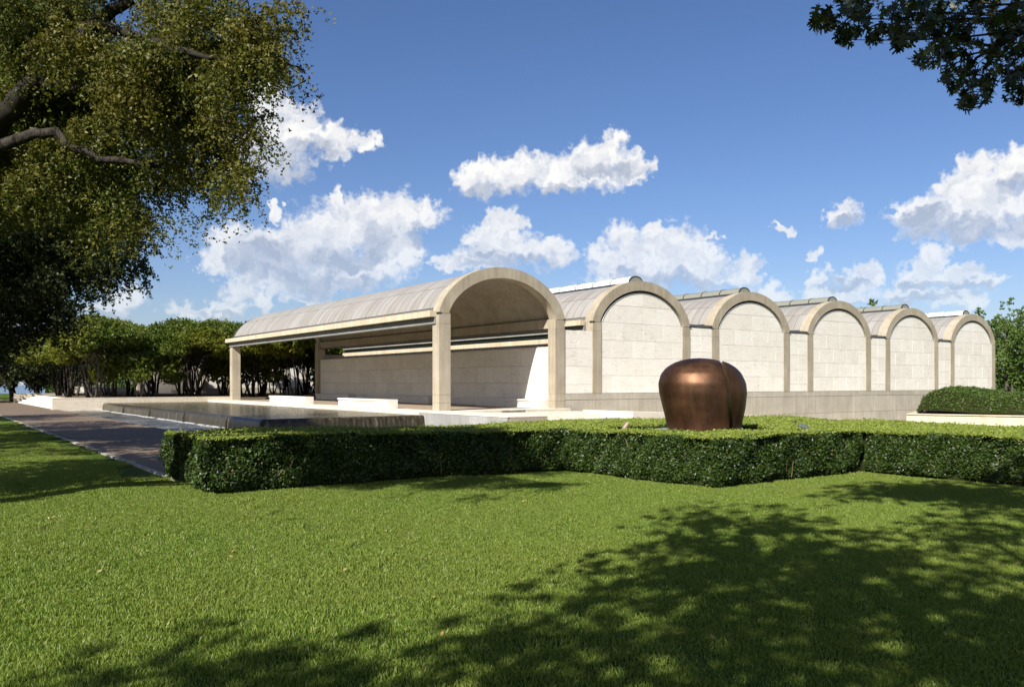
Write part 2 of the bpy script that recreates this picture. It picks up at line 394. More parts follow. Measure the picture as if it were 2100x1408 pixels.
# ------------------------------------------------------------------ object helpers
def tag(o, label=None, cat=None, group=None, kind=None):
    if label: o['label'] = label
    if cat: o['category'] = cat
    if group: o['group'] = group
    if kind: o['kind'] = kind
    return o
def empty(name, loc, rz=0.0):
    o = bpy.data.objects.new(name, None); COL.objects.link(o)
    o.location = loc; o.rotation_euler = (0, 0, rz); o.empty_display_size = 0.3
    return o
def thing(name, label, cat, loc, rz=0.0, group=None):
    return tag(empty(name, loc, rz), label, cat, group)
def wloc(o):
    p = np.zeros(3)
    while o is not None:
        p += np.array(o.location); o = o.parent
    return p
class MB:
    def __init__(s): s.v = []; s.f = []
    def add(s, vs, fs):
        k = len(s.v); s.v += [tuple(map(float, q)) for q in vs]; s.f += [tuple(i + k for i in q) for q in fs]; return s
    def box(s, x0, x1, y0, y1, z0, z1):
        return s.add([(x0,y0,z0),(x1,y0,z0),(x1,y1,z0),(x0,y1,z0),(x0,y0,z1),(x1,y0,z1),(x1,y1,z1),(x0,y1,z1)],
            [(0,3,2,1),(4,5,6,7),(0,1,5,4),(1,2,6,5),(2,3,7,6),(3,0,4,7)])
    def prism_xz(s, poly, y0, y1):
        n = len(poly)
        return s.add([(x, y0, z) for x, z in poly] + [(x, y1, z) for x, z in poly],
            [tuple(range(n)), tuple(range(2*n-1, n-1, -1))] + [(i, i+n, (i+1) % n + n, (i+1) % n) for i in range(n)])
    def prism_xy(s, poly, z0, z1):
        n = len(poly)
        return s.add([(x, y, z0) for x, y in poly] + [(x, y, z1) for x, y in poly],
            [tuple(range(n-1, -1, -1)), tuple(range(n, 2*n))] + [(i, (i+1) % n, (i+1) % n + n, i+n) for i in range(n)])
    def tube(s, pts, rads, n=8):
        pts = [np.array(p, float) for p in pts]; k = len(s.v); m = len(pts)
        prev = None
        for i, p in enumerate(pts):
            d = pts[min(i+1, m-1)] - pts[max(i-1, 0)]; d = d / (np.linalg.norm(d) + 1e-9)
            if prev is None:
                a = np.cross(d, (0.3, 0.2, 1.0) if abs(d[2]) < 0.9 else (1, 0, 0))
            else:
                a = prev - d * np.dot(prev, d)
            a = a / (np.linalg.norm(a) + 1e-9); b = np.cross(d, a); prev = a
            for j in range(n):
                q = 2 * math.pi * j / n
                s.v.append(tuple(p + (a * math.cos(q) + b * math.sin(q)) * rads[i]))
        for i in range(m - 1):
            for j in range(n):
                s.f.append((k+i*n+j, k+i*n+(j+1) % n, k+(i+1)*n+(j+1) % n, k+(i+1)*n+j))
        s.f.append(tuple(k + j for j in range(n-1, -1, -1))); s.f.append(tuple(k + (m-1)*n + j for j in range(n)))
        return s
    def lathe(s, prof, n=24, c=(0, 0, 0)):
        k = len(s.v)
        for r, z in prof:
            for j in range(n):
                q = 2 * math.pi * j / n
                s.v.append((c[0] + r*math.cos(q), c[1] + r*math.sin(q), c[2] + z))
        m = len(prof)
        for i in range(m-1):
            for j in range(n):
                s.f.append((k+i*n+j, k+i*n+(j+1) % n, k+(i+1)*n+(j+1) % n, k+(i+1)*n+j))
        s.f.append(tuple(k + j for j in range(n-1, -1, -1))); s.f.append(tuple(k + (m-1)*n + j for j in range(n)))
        return s
    def mesh(s, name, m, off=None, smooth=False):
        me = bpy.data.meshes.new(name)
        v = np.array(s.v) if off is None else np.array(s.v) - off
        me.from_pydata(v.tolist(), [], s.f); me.materials.append(MATS[m])
        if smooth: me.shade_smooth()
        me.update(); return me
    def obj(s, name, m, parent=None, smooth=False, loc=None):
        """verts in world coordinates -> object; loc = where its own origin goes"""
        if parent is not None and loc is None:
            loc = wloc(parent)
        off = np.zeros(3) if loc is None else np.array(loc, float)
        o = bpy.data.objects.new(name, s.mesh(name, m, off, smooth)); COL.objects.link(o)
        o.parent = parent
        o.location = off - (wloc(parent) if parent is not None else 0)
        return o
def place(name, me, parent, p):
    o = bpy.data.objects.new(name, me); COL.objects.link(o); o.parent = parent
    o.location = np.array(p) - (wloc(parent) if parent is not None else 0); return o
def struct(name, mb, m, smooth=False):
    return tag(mb.obj(name, m, None, smooth), kind='structure')
def np_mesh(name, V, nper, m, smooth=False):
    """V: (faces*nper, 3): separate polygons of nper corners"""
    me = bpy.data.meshes.new(name); n = len(V)
    me.vertices.add(n); me.vertices.foreach_set('co', np.ascontiguousarray(V, np.float32).ravel())
    me.loops.add(n); me.loops.foreach_set('vertex_index', np.arange(n, dtype=np.int32))
    k = n // nper
    me.polygons.add(k); me.polygons.foreach_set('loop_start', np.arange(0, n, nper, dtype=np.int32))
    me.update(calc_edges=True); me.materials.append(MATS[m]); return me
def np_obj(name, V, nper, m, parent=None, off=None):
    p = wloc(parent) if parent is not None else np.zeros(3)
    o = bpy.data.objects.new(name, np_mesh(name, V - p, nper, m)); COL.objects.link(o); o.parent = parent
    return o
def unit(a): return a / (np.linalg.norm(a, axis=-1, keepdims=True) + 1e-9)
def leaf_quads(C, size, rng, nrm=None, bias=0.0, aspect=0.55):
    """diamond leaves at centres C"""
    n = len(C); a = unit(rng.normal(size=(n, 3)))
    w = unit(rng.normal(size=(n, 3)) + (0 if nrm is None else nrm * bias))
    a = unit(a - w * (a * w).sum(1, keepdims=True)); b = np.cross(w, a)
    s = size * rng.uniform(0.7, 1.3, (n, 1))
    V = np.stack([C - a*s*0.5, C + b*s*aspect*0.5 - a*s*0.05 + w*s*0.06, C + a*s*0.5, C - b*s*aspect*0.5 - a*s*0.05 + w*s*0.06], 1)
    return V.reshape(-1, 3)

def leaf_tris(C, size, rng, nrm=None, bias=0.0, aspect=0.75):
    """pointed three-cornered leaves at centres C (for leaves only a few pixels wide)"""
    n = len(C); a = unit(rng.normal(size=(n, 3)))
    w = unit(rng.normal(size=(n, 3)) + (0 if nrm is None else nrm * bias))
    a = unit(a - w * (a * w).sum(1, keepdims=True)); b = np.cross(w, a)
    s = size * rng.uniform(0.65, 1.35, (n, 1))
    return np.stack([C + a*s*0.6, C - a*s*0.4 + b*s*aspect*0.5, C - a*s*0.4 - b*s*aspect*0.5], 1).reshape(-1, 3)
rng = np.random.default_rng(7)
rnd = random.Random(5)

# ------------------------------------------------------------------ ground
def smooth(a, b, x):
    q = np.clip((x - a) / (b - a), 0, 1); return q * q * (3 - 2 * q)
def ground_z(x, y):
    x = np.asarray(x, float); y = np.asarray(y, float)
    z = -0.60 + 0.0 * x
    roll = 0.035*np.sin(x*0.9 + 0.6*y) + 0.03*np.sin(0.55*y - 0.3*x + 1.0)
    near = smooth(-15.3, -17.5, x) + smooth(-15.2, -16.0, x) * 0.0
    z = z + roll * near * smooth(40, 10, np.abs(y + 20))
    z = z + 0.045 * smooth(-14.8, -15.6, x)                                   # lawn meets the path edging
    z = z - 0.055 * smooth(-11, -9, x) * smooth(-24, -20, y) * smooth(-15, -17, y)
    z = z - 0.35 * smooth(-11.9, -11.1, x) * smooth(-4.6, -3.7, y) * smooth(120, 100, y)
    court = smooth(-15.6, -14.0, y) * smooth(8.0, 30.0, x) * smooth(8, 0, y) * smooth(95, 75, x)
    return z - 2.0 * court
xs = np.unique(np.concatenate([[-2500,-900,-400,-200,-120,-80,-60,-50,-40,-35], np.arange(-32, 24, 0.8), np.arange(24, 100, 4.0), [120,160,250,500,1000,2500]]))
ys = np.unique(np.concatenate([[-2500,-900,-300,-120,-70,-50], np.arange(-40, 2, 0.8), np.arange(2, 60, 4.0), [70,90,120,180,300,600,1200,2500]]))
GX, GY = np.meshgrid(xs, ys, indexing='ij'); GZ = ground_z(GX, GY)
g = MB(); ny = len(ys)
g.add(np.stack([GX, GY, GZ], -1).reshape(-1, 3), [(i*ny+j, (i+1)*ny+j, (i+1)*ny+j+1, i*ny+j+1) for i in range(len(xs)-1) for j in range(ny-1)])
struct('ground', g, 'lawn_soil', True)

# paved path beside the pool with a stone edging
struct('path', MB().box(-15.12, -11.3, -15.4, 130, -0.72, -0.55).box(-11.3, 12.0, -15.2, -3.76, -0.72, -0.552), 'path_aggregate')
ed = empty('path_edging', (-15.2, -15, -0.6)); ed['kind'] = 'structure'
em = MB().box(-0.06, 0.06, -0.59, 0.59, -0.12, 0.06).mesh('edging_stone', 'concrete_base')
for k in range(48):
    place('edging_stone', em, ed, (-15.2, -15.9 + 1.2*k, -0.6 + rnd.uniform(-0.006, 0.006)))

# ------------------------------------------------------------------ lawn grass (mown turf, instanced tufts)
def make_grass():
    n = 4600; q = rng.uniform(-0.5, 0.5, (n, 2))
    h = rng.uniform(0.014, 0.035, n) * (1 + 0.5*(rng.uniform(size=n) > 0.95)); w = rng.uniform(0.0026, 0.0048, n)
    a = rng.uniform(0, 2*np.pi, n); lean = rng.uniform(0.1, 0.85, n) * h; la = rng.uniform(0, 2*np.pi, n)
    dx, dy = np.cos(a)*w, np.sin(a)*w
    z0 = np.full(n, -0.004)
    b1 = np.stack([q[:,0]-dx, q[:,1]-dy, z0], 1); b2 = np.stack([q[:,0]+dx, q[:,1]+dy, z0], 1)
    m1 = np.stack([q[:,0]+dx*0.8+np.cos(la)*lean*0.4, q[:,1]+dy*0.8+np.sin(la)*lean*0.4, h*0.6], 1)
    tp = np.stack([q[:,0]+np.cos(la)*lean, q[:,1]+np.sin(la)*lean, h], 1)
    V = np.stack([b1, b2, m1, tp], 1).reshape(-1, 3)
    src = bpy.data.objects.new('grass_tuft', np_mesh('grass_tuft', V, 4, 'grass_blade'))
    pts = []
    for i in np.arange(-36, 4, 0.7):
        for j in np.arange(-34, 24, 0.7):
            x, y = i + rng.uniform(-0.08, 0.08), j + rng.uniform(-0.08, 0.08)
            d = np.array([x, y, 0]) - CAM; f = d @ FW; l = d @ RT
            if f < 3.6 or abs(l) > 0.66*f + 1.2: continue
            if x > -15.74 and y > -15.9: continue
            if x > -15.5 and y > -18.45: continue
            if x > -7.95 and y > -22.65: continue
            if x > -3.35: continue
            pts.append((x, y, float(ground_z(x, y))))
    me = bpy.data.meshes.new('lawn_grass'); me.from_pydata(pts, [], [])
    o = bpy.data.objects.new('lawn_grass', me); COL.objects.link(o)
    me.materials.append(MATS['grass_blade'])
    tag(o, 'short mown green grass of the lawn in the foreground', 'grass', kind='stuff')
    ng = bpy.data.node_groups.new('grass_scatter', 'GeometryNodeTree')
    ng.interface.new_socket('Geometry', in_out='INPUT', socket_type='NodeSocketGeometry')
    ng.interface.new_socket('Geometry', in_out='OUTPUT', socket_type='NodeSocketGeometry')
    gi = ng.nodes.new('NodeGroupInput'); go = ng.nodes.new('NodeGroupOutput')
    oi = ng.nodes.new('GeometryNodeObjectInfo'); oi.inputs['Object'].default_value = src
    ip = ng.nodes.new('GeometryNodeInstanceOnPoints')
    rv = ng.nodes.new('FunctionNodeRandomValue'); rv.data_type = 'FLOAT_VECTOR'
    rv.inputs[0].default_value = (0, 0, 0); rv.inputs[1].default_value = (0.0, 0.0, 6.283)
    sv = ng.nodes.new('FunctionNodeRandomValue'); sv.data_type = 'FLOAT'
    sv.inputs[2].default_value = 0.9; sv.inputs[3].default_value = 1.12
    L = ng.links.new
    L(gi.outputs[0], ip.inputs['Points']); L(oi.outputs['Geometry'], ip.inputs['Instance'])
    L(rv.outputs[0], ip.inputs['Rotation']); L(sv.outputs[1], ip.inputs['Scale']); L(ip.outputs[0], go.inputs[0])
    md = o.modifiers.new('scatter', 'NODES'); md.node_group = ng
make_grass()

def fallen_leaves():
    pts = []
    while len(pts) < 130:
        x, y = rng.uniform(-22, -4), rng.uniform(-29, -17.5)
        if (x > -15.5 and y > -18.6) or (x > -8.2 and y > -22.9) or x > -3.6: continue
        pts.append((x, y, float(ground_z(x, y)) + rng.uniform(0.018, 0.035)))
    o = np_obj('fallen_leaves', leaf_quads(np.array(pts), 0.05, rng, np.array([[0, 0, 1.0]]), 2.0, 0.6), 4, 'leaf_fallen')
    tag(o, 'scattered small dry leaves lying on the mown lawn', 'leaves', kind='stuff')
m_leaf('leaf_fallen', [(0.0, (0.30, 0.22, 0.09)), (0.6, (0.22, 0.13, 0.05)), (1.0, (0.36, 0.31, 0.15))], 0.1)
fallen_leaves()

# ------------------------------------------------------------------ museum: vault geometry
W, C, M_, LP = 7.287, 0.595, 9.144, 30.406
H, HC, B0 = 4.417, 3.935, 0.7265
RC = W / (2*math.pi)
def cyc(off, n=40, s0=0.0, s1=1.0):
    """points (x,z) on the cycloid offset inwards; s = fraction of arc length"""
    P = []
    for k in range(n + 1):
        s = s0 + (s1 - s0) * k / n
        s = min(max(s, 1e-4), 1 - 1e-4)
        q = 2*math.acos(1 - 2*s)
        dx, dz = RC*(1 - math.cos(q)), RC*math.sin(q); l = math.hypot(dx, dz)
        P.append((RC*(q - math.sin(q)) + dz/l*off, RC*(1 - math.cos(q)) - dx/l*off))
    return P
def cyc_z(off):
    P = np.array(cyc(off, 200)); return lambda x: float(np.interp(x, P[:, 0], P[:, 1]))
def band(mb, x0, z0, off0, off1, y0, y1, n=40):
    A, Bq = cyc(off0, n), cyc(off1, n)
    V = [(x0+x, y, z0+z) for y in (y0, y1) for Pq in (A, Bq) for x, z in Pq]
    m = n + 1; F = []
    for i in range(n):
        F += [(i, m+i, m+i+1, i+1), (2*m+i, 2*m+i+1, 3*m+i+1, 3*m+i), (i, i+1, 2*m+i+1, 2*m+i), (m+i, 3*m+i, 3*m+i+1, m+i+1)]
    F += [(0, 2*m, 3*m, m), (n, m+n, 3*m+n, 2*m+n)]
    return mb.add(V, F)
AT = 0.51        # arch thickness
SH0, SH1 = 0.13, 0.27
museum = thing('museum_building', 'long pale museum with barrel vaulted roofs, travertine end walls and open portico', 'building', (0, 0, 0))

def column(parent, x0, x1, y0, y1, z0, mname='concrete', joints=(0.36, 0.72)):
    mb = MB(); zs = [z0] + [j for j in joints if j > z0 + 0.05] + [HC]
    mb.box(x0+0.012, x1-0.012, y0+0.012, y1-0.012, z0, H - 0.005)
    for a, b in zip(zs[:-1], zs[1:]):
        mb.box(x0, x1, y0, y1, a + (0.006 if a > z0 else 0), b - 0.006)
    mb.box(x0 + 0.004, x1 - 0.004, y0 + 0.004, y1 - 0.004, HC + 0.006, H)
    return mb.obj('column', mname, parent)

panel_cache = {}
def panel(parent, x0, x1, y, z0, z1, facing='y', m='travertine', name='travertine_panel', t=0.04, gap=0.005):
    """a rectangular slab with chamfered edges; its visible face lies at y (facing -Y) or x=y (facing -X)"""
    w, h = round(x1-x0-2*gap, 3), round(z1-z0-2*gap, 3); key = (w, h, facing, m, t)
    if key not in panel_cache:
        c = 0.006; a, b = w/2, h/2
        V = [(-a+c, 0, -b+c), (a-c, 0, -b+c), (a-c, 0, b-c), (-a+c, 0, b-c), (-a, c, -b), (a, c, -b), (a, c, b), (-a, c, b), (-a, t, -b), (a, t, -b), (a, t, b), (-a, t, b)]
        F = [(0,1,2,3),(4,5,1,0),(5,6,2,1),(6,7,3,2),(7,4,0,3),(8,9,5,4),(9,10,6,5),(10,11,7,6),(11,8,4,7)]
        if facing == 'x':
            V = [(q[1], -q[0], q[2]) for q in V]
        panel_cache[key] = MB().add(V, F).mesh(name, m)
    cx, cz = (x0+x1)/2, (z0+z1)/2; j = rnd.uniform(-0.002, 0.002)
    return place(name, panel_cache[key], parent, (cx, y + j, cz) if facing == 'y' else (y + j, cx, cz))

NSHEET = [0]
def roof(parent, i, y0, y1, ya, nvis, crown_gap=False, sheets=True):
    """shell + lead sheets of the left (visible) slope; ya: where the sheets start"""
    x0 = i * M_
    sh = band(MB(), x0, H, SH0 + 0.02, SH1, y0, y1, 32).obj('vault_roof', 'concrete', parent, True)
    sh.data.materials.append(MATS['roof_underlay'])
    n = 32
    for p in sh.data.polygons:
        if p.normal.dot(Vector((p.center.x - (x0 + W/2), 0, p.center.z - 2.5))) > 0 and abs(p.normal.y) < 0.1 and p.index % 4 == 2:
            p.material_index = 1
    rows = [(0.035, 0.19), (0.19, 0.315), (0.315, 0.47 if crown_gap else 0.535)]
    pitch = 0.61; cnt = int((y1 - ya) / pitch)
    stuff = MB()
    for r, (s0, s1) in enumerate(rows):
        k = 5; A, Bq = cyc(SH0 - 0.01 - 0.004*(2-r), k, s0 + 0.002, s1 - 0.002), cyc(SH0 + 0.018, k, s0 + 0.002, s1 - 0.002)
        V = []; hw = pitch/2 - 0.019
        ox, oz = A[0]
        for yy in (-hw, hw):
            for Pq in (A, Bq): V += [(x - ox, yy, z - oz) for x, z in Pq]
        m = k + 1; F = []
        for q in range(k):
            F += [(q, q+1, 2*m+q+1, 2*m+q), (q, m+q, m+q+1, q+1), (2*m+q, 2*m+q+1, 3*m+q+1, 3*m+q)]
        F += [(0, 2*m, 3*m, m), (k, m+k, 3*m+k, 2*m+k)]
        me = MB().add(V, F).mesh('roof_sheet', 'lead_sheet', None, True)
        me.set_sharp_from_angle(angle=0.6)
        for c in range(cnt):
            y = ya + (c + 0.5) * pitch
            if sheets and c < nvis:
                NSHEET[0] += 1
                place('roof_sheet', me, sh, (x0 + ox, y, H + oz))
            else:
                stuff.add([(a + x0 + ox, b + y, d + H + oz) for a, b, d in V], F)
    # the slope that faces away, one covering
    k = 16; A, Bq = cyc(SH0 - 0.01, k, 0.53 if crown_gap else 0.537, 0.965), cyc(SH0 + 0.018, k, 0.53 if crown_gap else 0.537, 0.965)
    V = []; m = k + 1
    for yy in (ya, y1):
        for Pq in (A, Bq): V += [(x0 + x, yy, H + z) for x, z in Pq]
    F = []
    for q in range(k):
        F += [(q, q+1, 2*m+q+1, 2*m+q), (q, m+q, m+q+1, q+1), (2*m+q, 2*m+q+1, 3*m+q+1, 3*m+q)]
    F += [(0, 2*m, 3*m, m), (k, m+k, 3*m+k, 2*m+k)]
    stuff.add(V, F)
    so = stuff.obj('roof_covering', 'lead_sheet', sh); so['kind'] = 'stuff'
    return sh
def arch(parent, i, y0, y1, ztop=0.0):
    a = band(MB(), i*M_, H, 0.0, AT, y0, y1, 44).obj('arch', 'concrete', parent, True)
    a.data.set_sharp_from_angle(angle=0.6)
    for sx in (0, 1):
        x = i*M_ + (-0.07 if sx == 0 else W - 0.10)
        MB().box(x, x + 0.17, y0 - 0.02, y0 + 0.22, H - 0.012, H + 0.028).obj('bearing_plate', 'dark_metal', a)
    return a

def edge_beam(parent, xf, side, y0, y1):
    """side -1: lip projects to -X"""
    s = side; mb = MB()
    def bx(a, b, z0, z1): mb.box(min(xf + s*a, xf + s*b), max(xf + s*a, xf + s*b), y0, y1, z0, z1)
    bx(-0.26, 0.035, HC + 0.025, 4.30)            # recessed web
    bx(-0.30, 0.075, HC, HC + 0.03)                # bottom flange
    o = mb.obj('edge_beam', 'beam_grey', parent)
    mb = MB()
    mb.box(min(xf - s*0.28, xf + s*0.30), max(xf - s*0.28, xf + s*0.30), y0 + 0.02, y1 + 0.12, 4.25, 4.52)
    mb.obj('gutter_lip', 'concrete_pale', o)
    return o

def portico(parent, Y, detail):
    ye = Y + LP
    for (xa, xb) in ((0, C), (W - C, W)):
        for (ya, yb) in ((Y, Y + C), (ye - C, ye)):
            column(parent, xa, xb, ya, yb, 0.0)
    for s, xf in ((-1, 0.0), (1, W)):
        edge_beam(parent, xf, s, Y + 0.12 if not detail else Y + C - 0.3, ye + 0.05)
    a = band(MB(), 0, H, 0.0, AT, Y - 0.01, Y + C, 44)
    arch(parent, 0, Y - 0.01, Y + C)
    band(MB(), 0, H, SH0 + 0.025, AT, ye - C, ye - 0.02, 44).obj('arch', 'concrete', parent, True)
    roof(parent, 0, Y + C, ye, Y + C + 0.01, 48, sheets=detail)
    # long inner edge beams carrying the shell
    for xa, xb in ((0.13, 0.42), (W - 0.42, W - 0.13)):
        MB().box(xa, xb, Y + C, ye - C, HC + 0.072, H + 0.05).obj('shell_beam', 'concrete', parent)
portico(museum, 0.0, True)

# travertine screen wall along the inner side of the portico
sw = MB().box(W - 0.36, W - 0.06, C, LP - C, 0.0, 3.06).obj('screen_wall', 'joint_backing', museum)
MB().box(W - 0.40, W - 0.05, C, LP - C, 3.062, 3.09).obj('wall_coping', 'travertine', sw)
zr = [0.0, 0.36, 1.26, 2.16, 3.06]
for r in range(4):
    ln = 1.7
    y = C - (0.85 if r % 2 else 0.0)
    while y < LP - C - 0.05:
        a, b = max(y, C), min(y + ln, LP - C)
        if b - a > 0.1: panel(sw, -b, -a, W - 0.40, zr[r], zr[r+1], 'x') if False else panel(sw, a, b, W - 0.40, zr[r], zr[r+1], 'x')
        y += ln

# gallery vaults 1..5
zin = cyc_z(AT + 0.15)
rowz = [B0 + 0.9225*k for k in range(5)]
for i in range(1, 6):
    x0 = i*M_
    arch(museum, i, -0.01, 0.62)
    nv = {1: 17, 2: 12, 3: 9, 4: 7, 5: 6}[i]
    roof(museum, i, 0.60, LP, 0.62, nv, crown_gap=True)
    for xa, xb in ((x0, x0 + C), (x0 + W - C, x0 + W)):
        column(museum, xa, xb, 0.0, 0.55, B0, joints=())
    # end wall with slabs up to the glazed slot under the arch
    inner = [(x0 + x, H + z) for x, z in cyc(AT + 0.16, 40)]
    poly = [(x0 + C, B0), (x0 + W - C, B0)] + [(x, z) for x, z in reversed(inner) if x0 + C < x < x0 + W - C]
    wl = MB().prism_xz(poly, 0.085, 0.40).obj('end_wall', 'joint_backing', museum)
    tq = MB()
    band(tq, x0, H, AT + 0.145, AT + 0.185, 0.03, 0.36, 40).obj('slot_frame', 'steel_frame', wl, True)
    band(MB(), x0, H, AT - 0.01, AT + 0.16, 0.20, 0.24, 40).obj('slot_glass', 'slot_glass', wl, True)
    wi = (W - 2*C) / 4
    for r in range(4):
        cuts = [0, 1, 2, 3, 4] if r % 2 == 1 else [0, 0.5, 1.5, 2.5, 3.5, 4]
        for a, b in zip(cuts[:-1], cuts[1:]):
            panel(wl, x0 + C + a*wi, x0 + C + b*wi, 0.045, rowz[r], rowz[r+1])
    zt = cyc_z(AT + 0.19)
    rows2 = [(rowz[4], rowz[4] + 0.92), (rowz[4] + 0.92, 6.4)]
    for r, (za, zb) in enumerate(rows2):
        for a, b in ((0, 2), (2, 4)):
            xa, xb = C + a*wi + 0.007, C + b*wi - 0.007
            P = []
            for q in np.linspace(xa, xb, 25):
                zz = min(zb - 0.007, H + zt(q))
                if zz > za + 0.007: P.append((x0 + q, zz))
            xs_ = [p[0] for p in P]
            pp = [(xs_[0], za + 0.007), (xs_[-1], za + 0.007)] + P[::-1]
            MB().prism_xz(pp, 0.045 + rnd.uniform(-0.002, 0.002), 0.085).obj('travertine_panel', 'travertine', wl, loc=(x0 + (xa+xb)/2, 0.045, za))
    # skylight along the crown
    cx = x0 + W/2; zc = H + 2*RC - 0.13
    sk = MB().box(cx - 0.55, cx + 0.55, 0.55, LP - 1, zc - 0.04, zc + 0.10).obj('skylight', 'dark_metal', museum)
    pm = 'skylight_white' if i in (1, 5) else 'skylight_olive'
    def dome(r, n=10): return [(r*1.0*math.cos(math.pi*k/n), 0.70*r*math.sin(math.pi*k/n)) for k in range(n + 1)]
    pit = 1.5; npane = 19
    A = dome(0.52); V = [(x, y, z) for y in (0.03, pit - 0.03) for x, z in A]; m_ = len(A)
    pme = MB().add(V, [(k, k+1, m_+k+1, m_+k) for k in range(m_-1)]).mesh('pane', pm, None, True)
    Bo, Bi = dome(0.545), dome(0.50)
    V = [(x, y, z) for y in (-0.03, 0.03) for Pq in (Bo, Bi) for x, z in Pq]; F = []
    for k in range(m_-1):
        F += [(k, k+1, 2*m_+k+1, 2*m_+k), (k, m_+k, m_+k+1, k+1), (2*m_+k, 2*m_+k+1, 3*m_+k+1, 3*m_+k), (m_+k, 3*m_+k, 3*m_+k+1, m_+k+1)]
    rme = MB().add(V, F).mesh('rib', 'dark_metal')
    for k in range(npane):
        y = 0.60 + k*pit
        place('pane', pme, sk, (cx, y, zc + 0.10)); place('rib', rme, sk, (cx, y, zc + 0.10))
    MB().prism_xz([(cx + x, zc + 0.10 + z) for x, z in dome(0.515)], 0.60, 0.62).obj('end_cap', 'skylight_olive', sk)

# low bays between the vaults
for i in range(0, 5):
    xa, xb = i*M_ + W, (i+1)*M_
    top = HC - 0.02 if i == 0 else H - 0.02
    bw = MB().box(xa + 0.002, xb - 0.002, 0.085, 0.40, B0, top).obj('bay_wall', 'joint_backing', museum)
    zz = [B0, B0 + 0.45] + [B0 + 0.45 + 0.92*k for k in (1, 2, 3)] + [9]
    zz = [min(z, top) for z in zz]; zz = sorted(set(zz))
    for a, b in zip(zz[:-1], zz[1:]):
        if b - a < 0.08: continue
        for p, q in ((0, 0.5), (0.5, 1)):
            panel(bw, xa + p*(xb-xa), xa + q*(xb-xa), 0.045, a, b)
    if i > 0:
        MB().box(xa - 0.10, xb + 0.10, 0.06, LP, H - 0.018, H + 0.06).obj('gutter', 'gutter_metal', museum)
        MB().tube([(xa - 0.02, 0.05, H + 0.09), (xb + 0.02, 0.05, H + 0.09)], [0.07, 0.07], 10).obj('gutter_roll', 'gutter_metal', museum)
# edge beam and flank wall of the first gallery vault, towards the portico
edge_beam(museum, M_, -1, 0.62, LP + 0.05)
MB().box(M_ - 0.15, M_ + 0.20, 0.62, LP - 0.1, -0.2, 3.66).obj('flank_wall', 'concrete_pale', museum)
MB().box(M_ + 0.05, M_ + 0.12, 0.62, LP - 0.1, 3.662, HC - 0.002).obj('clerestory_glass', 'slot_glass', museum)
MB().box(5*M_ + W - 0.3, 5*M_ + W - 0.12, 0.62, LP - 0.1, -2.6, H + 0.1).obj('flank_wall', 'concrete', museum)
MB().box(5*M_ + W - 0.05, 5*M_ + W + 0.30, 0.2, LP + 0.1, 4.25, 4.50).obj('gutter_lip', 'concrete_pale', museum)
MB().box(W + 0.002, M_ + 0.1, LP - 0.4, LP - 0.1, -0.2, 3.5).obj('bay_wall', 'concrete', museum)
# concrete base with pour joints
bs = MB().box(W + 0.004, 5*M_ + W, 0.07, 0.5, -2.9, B0 - 0.004).obj('base_wall', 'joint_backing', museum)
xj = [W + 0.004, 9.2, 11.4, 14.1, 16.8, 19.5, 22.1, 24.8, 27.4, 30.0, 32.6, 35.2, 37.8, 40.4, 43.0, 45.6, 48.2, 50.8, 5*M_ + W]
for a, b in zip(xj[:-1], xj[1:]):
    for z0, z1 in ((0.40, B0 - 0.004), (-0.70, 0.40), (-1.8, -0.70), (-2.9, -1.8)):
        panel(bs, a, b, 0.012 if z1 > 0.6 else 0.022, z0, z1, 'y', 'concrete_base', 'concrete_panel', 0.045, 0.007)

# ------------------------------------------------------------------ portico terrace, steps, pool
tr = empty('terrace', (3, 10, 0)); tr['kind'] = 'structure'
MB().box(0.35, W - 0.4, C + 0.1, LP + 1.2, -0.5, -0.006).obj('paving', 'portico_floor', tr)
kb = MB().box(-1.25, W, -0.45, LP + 1.5, -0.62, -0.02).obj('travertine_border', 'joint_backing', tr)
y = -0.45
while y < LP + 1.4:
    yb = min(y + 1.53, LP + 1.5)
    MB().box(-1.30, 0.348, y + 0.004, yb - 0.004, -0.25, 0.0).obj('paving_slab', 'travertine_paving', kb, loc=(-0.5, (y+yb)/2, 0)); y = yb
for k in range(5):
    MB().box(0.352 + k*1.388, 0.352 + (k+1)*1.388 - 0.008, -0.45, C + 0.095, -0.25, -0.001).obj('paving_slab', 'travertine_paving', kb, loc=(1 + k*1.39, 0, 0))
st = empty('terrace_steps', (3, -2, -0.3)); st['kind'] = 'structure'
for k, (ye_, xr) in enumerate(((-1.15, W + 0.35), (-1.85, W + 0.75), (-2.55, W + 1.2))):
    MB().box(0.6, xr, ye_, -0.452 - k*0.002, -0.72, -0.14*(k+1)).obj('step', 'travertine_paving', st)
cw = thing('cheek_wall', 'grey stone slab wall running forward from the portico beside the pool', 'wall', (-1.1, -4, -0.6))
MB().box(-1.24, 0.56, -7.1, -0.46, -0.72, -0.03).obj('wall_core', 'joint_backing', cw)
for k in range(5):
    a = -7.12 + k*1.33
    MB().box(-1.30, -1.242, a + 0.006, a + 1.324, -0.70, -0.028).obj('facing_slab', 'stone_grey', cw, loc=(-1.27, a + 0.66, -0.4))
MB().box(-1.32, 0.6, -7.14, -0.465, -0.026, 0.0).obj('coping', 'travertine_paving', cw)
MB().box(-1.20, 0.57, -7.13, -7.102, -0.70, -0.028).obj('end_slab', 'concrete', cw)
lw = thing('low_wall', 'low brown stone kerb wall at the foot of the portico steps', 'wall', (2.2, -6.9, -0.6))
MB().box(0.85, 4.4, -7.05, -6.4, -0.72, -0.20).obj('wall_body', 'concrete', lw)
MB().box(0.83, 4.42, -7.07, -6.38, -0.198, -0.16).obj('coping', 'travertine_paving', lw)
